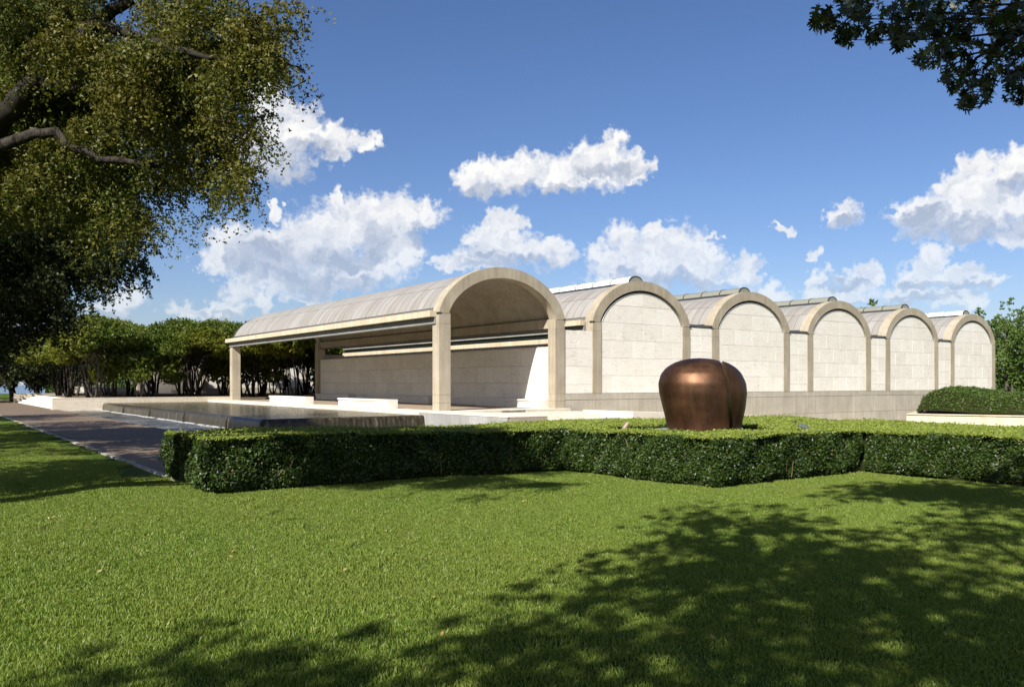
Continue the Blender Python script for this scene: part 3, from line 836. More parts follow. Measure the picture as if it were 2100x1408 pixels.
# sloping pale forecourt along the base wall
fc = MB(); xr_ = [W + 1.22, 14, 20, 30, 45, 60]; zr_ = [-0.10, -0.33, -0.58, -1.25, -2.3, -2.6]
n = len(xr_)
fc.add([(x, y, z) for y in (-3.6, 0.06) for x, z in zip(xr_, zr_)] + [(x, y, -2.9) for y in (-3.6, 0.06) for x in xr_],
   [(k, k+1, n+k+1, n+k) for k in range(n-1)] + [(k, 2*n+k, 2*n+k+1, k+1) for k in range(n-1)] + [(0, n, 3*n, 2*n)])
struct('forecourt', fc, 'travertine_paving')

# pool
XW, YS, YN, ZW = -8.25, -0.75, 31.5, -0.13
pw = MB(); nx_, ny_ = 40, 120
struct('pool_water', MB().add([(XW, YS, ZW), (-1.255, YS, ZW), (-1.255, YN, ZW), (XW, YN, ZW)], [(0, 1, 2, 3)]), 'pool_water')
struct('pool_floor', MB().box(XW + 0.1, -1.26, YS + 0.1, YN, -0.75, -0.45), 'plinth_stone')
prof = [(0.0, ZW), (0.05, ZW - 0.004), (0.10, ZW - 0.016), (0.145, ZW - 0.045), (0.175, ZW - 0.09), (0.20, ZW - 0.18), (0.222, ZW - 0.32), (0.24, -0.70)]
wf = MB(); nq = len(prof)
def weir_run(a, b, n):
    """a,b: crest end points; outward normals given"""
ring = []
path = [((XW, YN), (-1, 0))] + [((XW, YN - (YN - YS)*k/60), (-1, 0)) for k in range(1, 61)]
for k in range(1, 6):
    q = math.pi/2*k/6; path.append(((XW, YS), (-math.cos(q), -math.sin(q))))
path += [((XW + (6.95)*k/14, YS), (0, -1)) for k in range(0, 15)]
V = []
for (p, nn) in path:
    for d, z in prof: V.append((p[0] + nn[0]*d, p[1] + nn[1]*d, z))
F = [(i*nq+j, i*nq+j+1, (i+1)*nq+j+1, (i+1)*nq+j) for i in range(len(path)-1) for j in range(nq-1)]
struct('waterfall', MB().add(V, F), 'falling_water', True)
struct('basin_water', MB().box(-11.25, XW - 0.18, -3.6, YN, -0.80, -0.655).box(XW - 0.18, -1.3, -3.6, YS - 0.18, -0.80, -0.655), 'basin_water')
# foam along the foot of the fall
V = []; F = []
for k in range(161):
    y = YN - (YN - YS + 0.3)*k/160; w0 = max(0.02, 0.10 + 0.12*math.sin(k*1.7) + 0.1*math.sin(k*0.31) + rnd.uniform(-0.1, 0.1))
    V += [(XW - 0.22, y, -0.62), (XW - 0.28 - w0*0.3, y, -0.640 + rnd.uniform(-0.008, 0.012)), (XW - 0.30 - w0, y, -0.652)]
for k in range(160):
    if rnd.random() < 0.12 and k % 7: continue
    for j in range(2): F.append((k*3+j, k*3+j+1, k*3+j+4, k*3+j+3))
struct('foam', MB().add(V, F), 'foam', True)
struct('basin_kerb', MB().box(-11.40, -11.252, -3.75, YN, -0.80, -0.5405).box(-11.40, -1.3, -3.75, -3.602, -0.80, -0.5405), 'path_aggregate')
for yy, wh in ((24.3, 'farthest from the lawn'), (17.2, 'second farthest from the lawn'), (10.0, 'second nearest the hedge'), (3.2, 'nearest the hedge')):
    fb = MB().tube([(XW - 0.06, yy, ZW - 0.02), (XW - 0.17, yy, ZW - 0.08), (XW - 0.22, yy + 0.03, ZW - 0.25), (XW - 0.25, yy, -0.66)], [0.03, 0.035, 0.045, 0.05], 8)
    tag(fb.obj('weir_divider', 'bark_dark', None, loc=(XW - 0.2, yy, -0.6)), 'dark stone rib splitting the water on the pool edge, ' + wh, 'stone rib', 'ribs along the pool weir')
far_wall = thing('pool_wall', 'travertine wall closing the far end of the pool below the grove', 'wall', (-6, 31.7, -0.6))
MB().box(-11.5, 0.9, 31.52, 31.95, -0.72, 0.20).obj('wall_core', 'joint_backing', far_wall)
xq = [-11.52, -8.6, -5.7, -2.8, 0.92]
for a, b in zip(xq[:-1], xq[1:]):
    MB().box(a + 0.004, b - 0.004, 31.48, 31.518, -0.71, 0.198).obj('wall_slab', 'travertine_pool', far_wall, loc=((a+b)/2, 31.5, -0.2))
MB().box(-11.55, 0.94, 31.47, 32.0, 0.202, 0.24).obj('coping', 'travertine_pool', far_wall)
MB().box(-11.56, -11.525, 31.5, 31.98, -0.71, 0.198).obj('end_slab', 'travertine', far_wall)

# ------------------------------------------------------------------ benches
def bench(x0, x1, ya, yb, label):
    b = thing('stone_bench', label, 'bench', ((x0+x1)/2, (ya+yb)/2, 0), 0, 'travertine benches in the portico')
    MB().box(x0 + 0.06, x1, ya + 0.80, yb, 0, 0.335).obj('bench_base', 'travertine', b)
    MB().box(x0, x1 + 0.01, ya + 0.80, yb, 0.337, 0.425).obj('seat', 'travertine', b)
    MB().box(x0 - 0.005, x1 + 0.005, ya, ya + 0.797, 0, 0.43).obj('end_block', 'travertine', b)
bench(0.02, 0.56, 5.0, 11.1, 'sunlit travertine bench between the portico columns, nearer the front column')
bench(0.02, 0.56, 15.8, 22.1, 'sunlit travertine bench between the portico columns, farther from the front column')
bench(6.28, W - 0.41, 0.75, 6.7, 'travertine bench at the foot of the shaded wall, half in sun beside the right column')
bench(6.28, W - 0.41, 11.9, 18.0, 'travertine bench in the middle of the shaded portico wall')
bench(6.28, W - 0.41, 23.3, 29.4, 'travertine bench at the far end of the shaded portico wall')

# ------------------------------------------------------------------ north wing behind the grove
nw = thing('north_wing', 'far museum wing with pale portico columns seen between the grove trunks', 'building', (0, 62, 0))
portico(nw, 62.0, False)
nwall = MB().box(W - 0.40, W - 0.05, 62 + C, 62 + LP - C, 0, 3.06).obj('screen_wall', 'travertine', nw)
for i in range(0, 4):
    xa = i*M_ + W
    MB().box(xa + 0.01, xa + (M_ - W) - 0.01, 62.05, 62.5, B0, 4.3).obj('bay_wall', 'travertine', nw)
    if i > 0:
        xa = i*M_
        inner = [(xa + x, H + z) for x, z in cyc(AT, 24)]
        arch_w = MB().prism_xz([(xa + C, B0), (xa + W - C, B0)] + [q for q in reversed(inner) if xa + C < q[0] < xa + W - C], 62.05, 62.4).obj('end_wall', 'travertine', nw)
        arch(nw, i, 62.0, 62.6)
        for a in (xa, xa + W - C): column(nw, a, a + C, 62.0, 62.5, B0, joints=())
        band(MB(), xa, H, SH0, SH1, 62.6, 62 + LP, 24).obj('vault_roof', 'lead_sheet', nw, True)
MB().box(W + 0.01, 4*M_, 62.02, 62.5, -0.4, B0 - 0.004).obj('base_wall', 'concrete_base', nw)
for k, (ya, yb) in enumerate(((62.8, 69), (74, 80))):
    MB().box(6.3, W - 0.41, ya, yb, 0, 0.43).obj('bench', 'travertine', nw)

# grove terrace, entrance steps and the north pool wall
struct('grove_ground', MB().box(-9.65, 60, 32.0, 61.9, -0.7, 0.13), 'gravel_brown')
struct('north_court', MB().box(-3, 60, 61.9, 100, -0.7, 0.0), 'travertine_paving')
es = empty('entrance_steps', (-11.4, 40, -0.5)); es['kind'] = 'structure'
for k in range(5):
    MB().box(-11.35 + 0.34*k, -9.6, 32.05, 56.4, -0.7 + 0.02*k, -0.41 + 0.135*k).obj('step', 'travertine_paving', es)
for nm, xa, xb, ya, yb in (('pool_wall', -11.6, 1.0, 56.8, 57.3),):
    w2 = thing('pool_wall', 'far travertine wall of the second pool beyond the entrance steps', 'wall', (-6, 57, -0.6))
    MB().box(xa, xb, ya, yb, -0.7, 0.25).obj('wall_slab', 'travertine_pool', w2)
    MB().box(xa - 0.03, xb, ya - 0.03, yb + 0.03, 0.252, 0.29).obj('coping', 'travertine', w2)
V = []
struct('far_waterfall', MB().box(-9.2, -8.7, 57.32, 88, -0.7, -0.12), 'falling_water')
lb = thing('long_bench', 'long white stone bench under the grove beside the far portico', 'bench', (-2, 60, 0.13))
MB().box(-8.2, -0.3, 59.6, 60.2, 0.13, 0.45).obj('bench_base', 'travertine', lb)
MB().box(-6.5, -1.0, 60.2, 60.9, 0.13, 0.88).obj('bench_back', 'travertine', lb)

# ------------------------------------------------------------------ hedges
def hedge_leaves(boxes, dens_side, dens_top, size, rg, ztop_fn, zbot_fn, inside):
    """leaf centres on exposed sides and tops of plan rectangles (x0,x1,y0,y1)"""
    side, sn, top, tn = [], [], [], []
    for (x0, x1, y0, y1) in boxes:
        n = int((x1-x0)*(y1-y0)*dens_top)
        p = np.stack([rg.uniform(x0, x1, n), rg.uniform(y0, y1, n)], 1)
        z = ztop_fn(p[:,0], p[:,1]) - np.abs(rg.normal(0, 0.022, n)) + 0.02*np.sin(p[:,0]*3.1)*np.sin(p[:,1]*2.7) + rg.uniform(0.0, 0.055, n)*(rg.uniform(size=n) > 0.95)
        top.append(np.column_stack([p, z])); tn.append(np.tile([0, 0, 1.0], (n, 1)))
        for (ax, c, lo, hi, nx, nyy) in ((0, x0, y0, y1, -1, 0), (0, x1, y0, y1, 1, 0), (1, y0, x0, x1, 0, -1), (1, y1, x0, x1, 0, 1)):
            n = int((hi-lo)*0.95*dens_side)
            u = rg.uniform(lo, hi, n)
            mid = np.full(n, c + 0.06*(nx + nyy))
            tx, ty = (mid, u) if ax == 0 else (u, mid)
            ok = ~inside(tx, ty)
            u = u[ok]; n = len(u)
            if n == 0: continue
            tx, ty = tx[ok], ty[ok]
            q = rg.uniform(0, 1, n)
            cx = np.full(n, c); px, py = (cx, u) if ax == 0 else (u, cx)
            zt, zb = ztop_fn(px, py), zbot_fn(px, py)
            z = zb + 0.04 + (zt - zb - 0.04)*q
            bulge = 0.05*np.sin(u*2.3 + z*2.0) + 0.035*np.sin(u*5.1 - z*6) + 0.03*np.sin(u*11 + z*9) - 0.10*np.clip(1 - (z - zb)/0.18, 0, 1)
            dep = bulge - np.abs(rg.normal(0, 0.075, n)) - 0.05*np.clip((z - zt + 0.06)/0.06, 0, 1)
            px = px + nx*dep; py = py + nyy*dep
            side.append(np.column_stack([px, py, z])); sn.append(np.tile([nx, nyy, 0.45], (n, 1)))
    return np.concatenate(side), np.concatenate(sn), np.concatenate(top), np.concatenate(tn)
def make_hedge():
    boxes = [(-15.35, -7.8, -18.3, -15.6), (-7.8, -7.05, -22.5, -15.6), (-7.05, -4.05, -22.5, -21.55), (-7.05, -4.05, -18.75, -15.6), (-4.05, 0.7, -22.5, -15.6), (-3.2, 0.7, -29.0, -22.5)]
    def inside(x, y):
        r = np.zeros(len(x), bool)
        for (a, b, c, d) in boxes: r |= (x > a) & (x < b) & (y > c) & (y < d)
        return r
    ztop = lambda x, y: 0.335 - 0.05*smooth(-14, -9, x) + 0.022*np.sin(x*0.8) + 0.016*np.sin(y*1.7) + 0.010*np.sin(x*3.3 + y*2.1)
    zbot = lambda x, y: ground_z(x, y) + 0.015
    hd = thing('clipped_hedge', 'low clipped box hedge bending round the bronze sculpture at the edge of the lawn', 'hedge', (-6, -18, -0.6))
    rg = np.random.default_rng(11)
    S, SN, T, TN = hedge_leaves(boxes, 7000, 4400, 0.04, rg, ztop, zbot, inside)
    # keep what the hedge shows: leave the deep hidden back sides thin
    vis = ~((S[:,0] > 0.5) | (S[:,1] > -15.8)) | (rg.uniform(size=len(S)) < 0.25)
    S, SN = S[vis], SN[vis]
    gap = np.sin(S[:,0]*4.7 + 1.3*np.sin(S[:,2]*5)) * np.sin(S[:,1]*4.1 + 1.1*np.sin(S[:,2]*6+1)) * np.sin(S[:,2]*7 + S[:,0]*2)
    keep = (gap < 0.30) | (rg.uniform(size=len(S)) < 0.30)
    S, SN = S[keep], SN[keep]
    np_obj('side_foliage', leaf_tris(S, 0.046, rg, SN, 0.9, 0.8), 3, 'leaf_hedge_shaded', hd)
    np_obj('top_foliage', leaf_tris(T, 0.042, rg, TN + np.array([-0.5, -0.25, 0]), 1.4, 0.8), 3, 'leaf_hedge_sunlit', hd)
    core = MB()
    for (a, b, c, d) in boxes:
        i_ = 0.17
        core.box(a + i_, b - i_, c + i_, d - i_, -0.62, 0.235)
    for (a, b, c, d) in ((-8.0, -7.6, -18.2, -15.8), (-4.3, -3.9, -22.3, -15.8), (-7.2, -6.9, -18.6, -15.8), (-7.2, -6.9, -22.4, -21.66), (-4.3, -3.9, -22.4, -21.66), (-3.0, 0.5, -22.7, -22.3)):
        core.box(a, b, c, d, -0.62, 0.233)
    core.obj('shade_core', 'hedge_core', hd)  # added dark boxes block light and paint shade between the leaves
    tw = MB()
    for k in range(150):
        j = rg.integers(len(S)); p = S[j]; n_ = SN[j]
        z0 = -0.6; b = np.array([p[0], p[1], 0]) - np.array([n_[0], n_[1], 0])*0.10
        e = np.array([p[0] + rg.uniform(-.2, .2)*abs(n_[1]), p[1] + rg.uniform(-.2, .2)*abs(n_[0]), 0]) + np.array([n_[0], n_[1], 0])*0.02
        h0 = rg.uniform(-0.58, -0.2); l = rg.uniform(0.15, 0.4)
        tw.tube([b + [0, 0, h0], (b + e)/2 + [0, 0, h0 + l*0.5], e + [0, 0, h0 + l]], [0.009, 0.007, 0.004], 4)
    tag(tw.obj('stems', 'twig', hd), kind='stuff')
make_hedge()

# ------------------------------------------------------------------ sculpture (plain rounded bronze form) on a round plinth
SC = np.array([-5.48, -20.16, 0.0]); RZ = -R(48.7)
pl = thing('round_plinth', 'low round grey stone plinth under the bronze sculpture inside the hedge', 'plinth', (SC[0], SC[1], -0.6))
MB().lathe([(0.86, -0.6), (0.86, 0.15), (1.045, 0.152), (1.06, 0.165), (1.06, 0.235), (1.045, 0.25)], 64, SC).obj('plinth_disc', 'plinth_stone', pl)
sc = thing('bronze_sculpture', 'large smooth rounded brown bronze sculpture split by a tall gap on a round plinth', 'sculpture', (SC[0], SC[1], 0.25), RZ)
def bronze_body(name, prof, cx, cy, ky, skew, cut, keep, thick, parent):
    bm = bmesh.new(); n = 72
    hs = [p[0] for p in prof]; rs = [p[1] for p in prof]
    Z = np.concatenate([np.linspace(0, 1.2, 28), np.linspace(1.2, 1.535, 22)[1:]])
    # smooth interpolation of the profile
    zz = np.linspace(0, 1.535, 400); rr = np.interp(zz, hs, rs)
    ker = np.exp(-np.linspace(-2, 2, 41)**2); ker /= ker.sum()
    rr2 = np.convolve(np.pad(rr, 20, mode='edge'), ker, 'valid')
    rr2 = np.where(zz > 1.44, rr * smooth(1.44, 1.5, zz) + rr2 * (1 - smooth(1.44, 1.5, zz)), rr2)
    rings = []
    for z in Z:
        r = max(float(np.interp(z, zz, rr2)), 0.012)
        ring = []
        for j in range(n):
            q = 2*math.pi*j/n
            sx = abs(math.cos(q))**0.92 * (1 if math.cos(q) > 0 else -1); sy = abs(math.sin(q))**0.92 * (1 if math.sin(q) > 0 else -1)
            ring.append(bm.verts.new((cx + skew*smooth(0.3, 1.5, z) + r*sx, cy + r*ky*sy, z)))
        rings.append(ring)
    for a, b in zip(rings[:-1], rings[1:]):
        for j in range(n): bm.faces.new((a[j], a[(j+1) % n], b[(j+1) % n], b[j]))
    bm.faces.new(rings[-1])
    g_ = bm.verts[:] + bm.edges[:] + bm.faces[:]
    bmesh.ops.bisect_plane(bm, geom=g_, plane_co=(cut, 0, 0), plane_no=(1, 0.10, 0.10), clear_inner=keep == 'outer', clear_outer=keep == 'inner')
    bmesh.ops.holes_fill(bm, edges=[e_ for e_ in bm.edges if e_.is_boundary], sides=0)
    for f_ in bm.faces:
        if len(f_.verts) > 8 and abs(f_.normal.z) < 0.8: f_.material_index = 1
    bmesh.ops.recalc_face_normals(bm, faces=bm.faces[:])
    me = bpy.data.meshes.new(name); bm.to_mesh(me); bm.free()
    me.materials.append(MATS['bronze']); me.materials.append(MATS['bronze_edge'])
    o = bpy.data.objects.new(name, me); COL.objects.link(o); o.parent = parent
    me.shade_smooth(); me.set_sharp_from_angle(angle=0.9)
    return o
prof = [(0, 0.76), (0.2, 0.80), (0.5, 0.865), (0.8, 0.905), (1.0, 0.895), (1.2, 0.815), (1.33, 0.70), (1.43, 0.54), (1.49, 0.38), (1.52, 0.22), (1.535, 0.0)]
bronze_body('main_half', prof, 0.03, 0.0, 0.92, -0.10, 0.50, 'inner', 0, sc)
bronze_body('side_half', prof, 0.04, 0.05, 0.92, -0.04, 0.585, 'outer', 0, sc)

def floodlight(p, d, m, label):
    f = thing('floodlight', label, 'floodlight', (p[0], p[1], -0.1), 0, 'garden lights round the sculpture')
    p = np.array(p); d = unit(np.array(d, float))
    MB().tube([p - d*0.10, p - d*0.06, p + d*0.08, p + d*0.10], [0.03, 0.05, 0.055, 0.04], 12).obj('lamp_head', m, f)
    MB().tube([(p[0], p[1], -0.1), p - [0, 0, 0.02]], [0.012, 0.012], 6).obj('stake', 'dark_metal', f)
floodlight(at(1283, 874, 17.4), (0.5, -0.1, 0.55), 'lamp_bronze', 'small brown floodlight at the hedge left of the sculpture')
floodlight(at(1648, 875, 16.9), (-0.75, 0.65, 0.35), 'lamp_metal', 'small grey floodlight in the hedge right of the sculpture')
for px, py, w in ((1232, 869, 'left'), (1631, 866, 'right')):
    p = at(px, py, 19.5)
    tag(MB().lathe([(0.012, -0.3), (0.012, 0.0), (0.03, 0.005), (0.03, 0.04), (0.01, 0.05)], 10, p).obj('sprinkler', 'dark_metal', None, loc=p - [0, 0, 0.3]),
        'tiny dark sprinkler head poking from the hedge %s of the sculpture' % w, 'sprinkler')

# ------------------------------------------------------------------ planter with mounded shrub hedge, right
P1 = np.array([13.9, -14.0]); u = np.array([0.397, -0.918]); nn = np.array([0.918, 0.397])
def q2(a, b): return tuple(P1 + u*a + nn*b)
pt = thing('planter_wall', 'pale concrete retaining wall below the mounded shrubs at the right', 'wall', (*q2(6, 0), -1.0))
MB().prism_xy([q2(0, 0.05), q2(22, 0.05), q2(22, 0.30), q2(0.3, 0.30), q2(0.3, 7), q2(0.05, 7)], -2.8, -0.042).obj('wall_body', 'concrete_pale', pt)
MB().prism_xy([q2(0, 0), q2(22, 0), q2(22, 0.34), q2(0.34, 0.34), q2(0.34, 7), q2(0, 7)], -0.04, 0.0).obj('coping', 'concrete_pale', pt)
struct('planter_soil', MB().prism_xy([q2(0.31, 0.31), q2(22, 0.31), q2(22, 7), q2(0.31, 7)], -2.8, -0.06), 'gravel_brown')
sh = thing('mounded_shrubs', 'wavy clipped evergreen shrub mass on the planter wall at the right', 'hedge', (*q2(7, 2), 0))
def mound(a, b):
    h = 0.95 + 0.14*np.sin(a*1.05 + 0.7) + 0.10*np.sin(a*0.55 + b*1.2 + 2) + 0.05*np.sin(a*2.1 - b)
    e = np.minimum(np.clip((a - 0.35)/1.5, 0, 1), np.clip((b - 0.30)/0.55, 0, 1)) * np.minimum(np.clip((22 - a)/1, 0, 1), np.clip((6.5 - b)/0.8, 0, 1))
    return h * np.sqrt(np.clip(1 - (1 - e)**2.6, 0, 1))
A, Bm = np.meshgrid(np.linspace(0.36, 21.9, 110), np.concatenate([np.linspace(0.31, 1.0, 14), np.linspace(1.1, 6.4, 16)]), indexing='ij')
Zm = mound(A, Bm) - 0.06
core = MB(); nb = A.shape[1]
core.add([(*q2(a, b), z - 0.06) for a, b, z in zip(A.ravel(), Bm.ravel(), Zm.ravel())], [(i*nb+j, i*nb+j+1, (i+1)*nb+j+1, (i+1)*nb+j) for i in range(A.shape[0]-1) for j in range(nb-1)])
core.obj('shade_core', 'hedge_core', sh, True)  # dark sheet under the leaves, inner shade painted in
# leaves over the surface (sampled by area)
Q = np.stack([np.array([(*q2(a, b), z) for a, b, z in zip(A.ravel(), Bm.ravel(), Zm.ravel())])]).reshape(*A.shape, 3)
e1 = Q[1:, :-1] - Q[:-1, :-1]; e2 = Q[:-1, 1:] - Q[:-1, :-1]; nrmq = np.cross(e1, e2); ar = np.linalg.norm(nrmq, axis=-1)
pr = (ar / ar.sum()).ravel(); pick = rng.choice(len(pr), 120000, p=pr)
ii, jj = np.unravel_index(pick, ar.shape); uu, vv = rng.uniform(size=(2, len(pick), 1))
PP = Q[ii, jj] + e1[ii, jj]*uu + e2[ii, jj]*vv; NNq = unit(nrmq)[ii, jj]
NNq = np.where(NNq[:, 2:3] < 0, -NNq, NNq)
PP = PP + NNq * (rng.normal(0, 0.03, (len(pick), 1)) + 0.03*np.sin(PP[:, :1]*7)*np.sin(PP[:, 1:2]*6.3))
np_obj('foliage', leaf_tris(PP, 0.07, rng, NNq, 0.8, 0.6), 3, 'leaf_shrub', sh)

# ------------------------------------------------------------------ trees
def bent(a, b, n, amp, rg, sag=0.0):
    a, b = np.array(a, float), np.array(b, float); out = []
    o1, o2 = rg.normal(size=3)*amp, rg.normal(size=3)*amp
    for k in range(n + 1):
        s = k/n; out.append(a + (b-a)*s + o1*math.sin(math.pi*s) + o2*math.sin(2*math.pi*s)*0.5 - np.array([0, 0, sag])*math.sin(math.pi*s))
    return out
def clump_leaves(clumps, per_m3, rg, twig=0.32, nleaf=11, droop=0.35, shell=0.55, cap=None, jit=0.13):
    """twigs with leaves in ellipsoidal clumps; returns leaf centres"""
    out = []
    for (c, r) in clumps:
        c = np.array(c); r = np.array(r, float) * np.ones(3)
        n = max(3, int(per_m3 * 4.19 * r[0]*r[1]*r[2] / nleaf))
        if cap: n = min(n, cap)
        d = unit(rg.normal(size=(n, 3))); rad = rg.uniform(shell**3, 1.0, (n, 1))**(1/3) * rg.uniform(0.75, 1.12, (n, 1))
        base = c + d * r * rad
        tdir = unit(d + rg.normal(size=(n, 3))*0.6 + np.array([0, 0, -droop]))
        s = rg.uniform(0, 1, (n, nleaf, 1))
        P = base[:, None] + tdir[:, None]*s*twig + np.array([0, 0, -1.0])*(s**2)*twig*droop + rg.normal(size=(n, nleaf, 3))*twig*jit
        out.append(P.reshape(-1, 3))
    return np.concatenate(out)

# --- big elm, upper left
def make_elm():
    rg = np.random.default_rng(21)
    base = np.array([-20.6, -18.4, -0.6])
    e = thing('elm_tree', 'large elm with olive yellow leaves hanging over the upper left of the lawn', 'tree', base)
    V = [(60,60,130,13),(200,60,130,14),(330,70,125,13),(450,70,105,12.5),(535,60,75,12.5),(600,25,48,12),(560,118,55,12),(612,148,26,12),(622,168,16,12),
         (480,165,82,12.5),(522,240,42,12),(545,285,22,12),(380,190,105,13),(250,190,120,13),(120,190,110,14),(20,190,90,14.5),
         (430,285,78,12.5),(478,345,48,12),(500,392,28,12),(525,330,20,12),(330,300,95,13),(432,400,40,12.5),(455,420,18,12.2),(220,320,105,13.5),(365,415,50,13),(385,440,20,13),(100,350,115,14),(290,455,42,13.5),
         (10,400,90,14.5),(240,420,70,14.2),(320,380,62,13.4),(290,130,110,13.8),(400,100,90,13.4),(160,120,120,13.8),(150,260,110,14),(60,270,110,14.6),(380,330,60,13),(170,410,80,14),(60,60,120,15),(420,210,80,13.5),(300,230,100,14)]
    hol = [(at(55, 235, 10.0), 0.42), (at(60, 290, 9.9), 0.36), (at(120, 285, 9.8), 0.3), (at(250, 30, 10.0), 0.36), (at(310, 85, 9.9), 0.36), (at(350, 105, 9.8), 0.25), (at(15, 420, 10.8), 0.45), (at(110, 430, 10.6), 0.3), (at(470, 230, 9.4), 0.2), (at(300, 300, 9.8), 0.22)]
    def hollow(c):                                          # open pockets round the limbs
        for h, r in hol:
            d = c - h; along = h - CAM; along = along/np.linalg.norm(along); t = d @ along
            if -2.5 < t < 0.9 and np.linalg.norm(d - along*t) < r: return True
        return False
    cl = []
    for (px, py, rp, f) in V:
        f = f*0.75
        r = rp/FPX*f
        for k in range((3 if py > 380 else 2) if rp > 40 else 1):
            ff = f + (rg.uniform(-0.5, 0.5) if k == 0 else rg.uniform(0.8, 1.8))
            c0 = at(px, py, ff)
            if rp < 40: cl.append((c0, np.array([r*0.9, r*0.9, r*0.8]))); continue
            for q in range(6):                              # break each mass into smaller hanging sprays
                if hollow(c0): continue
                cc = c0 + rg.normal(size=3)*r*0.46
                if math.sin(3.1*cc[0] + 1.7*cc[1])*math.sin(2.7*cc[1] + 1.3*cc[2])*math.sin(3.3*cc[2] + 0.8*cc[0]) > 0.22: continue
                cl.append((cc, np.array([0.40, 0.40, 0.31])*r*rg.uniform(0.7, 1.25)))
    L1 = clump_leaves(cl, 31000, rg, 0.26, 22, 0.65, 0.1, None, 0.08); print('elm leaves', len(L1))
    np_obj('foliage', leaf_tris(L1, 0.037, rg, np.array([[-0.3, -0.3, 0.6]]), 0.35), 3, 'leaf_elm', e)
    # the rest of the crown, to the left of the picture
    cl2 = []
    for k in range(40):
        a = rg.uniform(0, 2*math.pi); rr = 4.6*math.sqrt(rg.uniform()); z = rg.uniform(3.6, 8.5)
        p = np.array([-20.4 + rr*math.cos(a), -17.2 + rr*math.sin(a), z])
        d = p - CAM; f = d @ FW; l = (d @ RT)
        if f > 0 and l/f > -0.75: continue
        if p[1] < -18.5: continue
        cl2.append((p, rg.uniform(0.8, 1.3)))
    L2 = clump_leaves(cl2, 150, rg, 0.45, 10, 0.4, 0.2)
    np_obj('upper_foliage', leaf_quads(L2, 0.15, rg, None, 0, 0.7), 4, 'leaf_elm', e)
    tk = MB(); tk.tube([base, base + [0.05, 0, 0.5], base + [0.15, 0.05, 1.6], base + [0.35, 0.15, 2.6], base + [0.5, 0.28, 3.5]], [0.46, 0.36, 0.31, 0.29, 0.26], 14)
    tk.obj('trunk', 'bark', e, True)
    fork = base + [0.45, 0.25, 3.3]
    def limb(pts, r0, r1, bk='bark_dark'):  # near-black default bark puts the upper limbs' shade into colour
        out = []
        P = [np.array(p) for p in pts]
        for k in range(len(P)-1):
            for s in np.linspace(0, 1, 5)[:-1]:
                out.append(P[k] + (P[k+1]-P[k])*s + rg.normal(size=3)*0.02)
        out.append(P[-1]); n = len(out)
        MB().tube(out, [r0 + (r1-r0)*k/(n-1) for k in range(n)], 9).obj('limb', bk, e, True)
    limb([base + [0.42, 0.2, 3.0], at(-60, 330, 10.20), at(30, 285, 9.90), at(110, 275, 9.75), at(200, 330, 9.90), at(330, 340, 9.90)], 0.095, 0.03, 'bark_sunlit')
    limb([fork, at(-60, 290, 10.50), at(25, 225, 10.35), at(75, 165, 10.20), at(180, 60, 10.12), at(270, 0, 9.98)], 0.20, 0.06)
    limb([at(200, 40, 10.12), at(330, 90, 9.90), at(430, 120, 9.68), at(560, 110, 9.23), at(625, 150, 9.07)], 0.06, 0.006)
    limb([at(75, 170, 10.20), at(240, 190, 9.98), at(380, 230, 9.75), at(500, 260, 9.23)], 0.08, 0.01)
    limb([fork, at(-100, 100, 10.50), at(0, 20, 10.35), at(120, -120, 10.35)], 0.17, 0.06)
    for k in range(60):
        (c, r) = cl[rg.integers(len(cl))]
        d = unit(rg.normal(size=3)); a = c - d*r*0.5; b = c + d*r*1.02 - [0, 0, 0.1]
        MB().tube(bent(a, b, 5, 0.06, rg), [0.010, 0.009, 0.007, 0.006, 0.004, 0.002], 5).obj('branch', 'bark', e)
make_elm()

# --- darker elm behind it, whose shade falls on the path and the pool edge
def make_dark_elm():
    rg = np.random.default_rng(23)
    base = np.array([-18.9, -3.4, -0.6])
    e = thing('elm_tree', 'dark shaded elm mass hanging low over the path at the left edge', 'tree', base)
    V = [(40,470,115),(140,460,80),(225,500,50),(258,535,44),(292,560,22),(200,560,52),(228,592,20),(130,590,58),(60,630,72),(20,690,46),(95,655,34),(145,628,20),(0,560,115),(95,540,80),(300,512,28),(160,520,60),(60,390,105),(150,400,75),
         (-90,440,130),(-90,580,120),(-120,320,140),(-230,420,150),(-60,680,60),(-200,560,120),(0,300,110),(100,310,90)]
    cl = []
    for (px, py, rp) in V:
        for k in range(3 if rp > 40 else 1):
            f = rg.uniform(20.5, 25.5); r = rp/FPX*f; c0 = at(px, py, f)
            if rp < 40: cl.append((c0, np.array([r*0.9, r*0.9, r*0.8]))); continue
            for q in range(6): cl.append((c0 + rg.normal(size=3)*r*0.46, np.array([0.42, 0.42, 0.32])*r*rg.uniform(0.75, 1.25)))
    Lq = clump_leaves(cl, 1500, rg, 0.36, 16, 0.5, 0.1, None, 0.09)
    np_obj('foliage', leaf_tris(Lq, 0.085, rg, np.array([[0, 0, 0.8]]), 0.3), 3, 'leaf_dark', e)  # very dark leaf colour paints in the shade on this sunlit crown
    MB().tube([base, base + [0.1, 0, 0.6], base + [0.1, 0.1, 2.0], base + [0.2, 0.1, 3.6]], [0.50, 0.38, 0.32, 0.26], 12).obj('trunk', 'bark_dark', e, True)
    for (px, py) in ((60,470),(150,450),(250,530),(120,590),(-90,440),(0,300),(100,330),(40,620)):
        MB().tube(bent(base + [0.18, 0.1, 3.2], at(px, py, rg.uniform(21, 25)), 8, 0.2, rg), np.linspace(0.16, 0.02, 9), 8).obj('limb', 'bark_dark', e, True)
make_dark_elm()

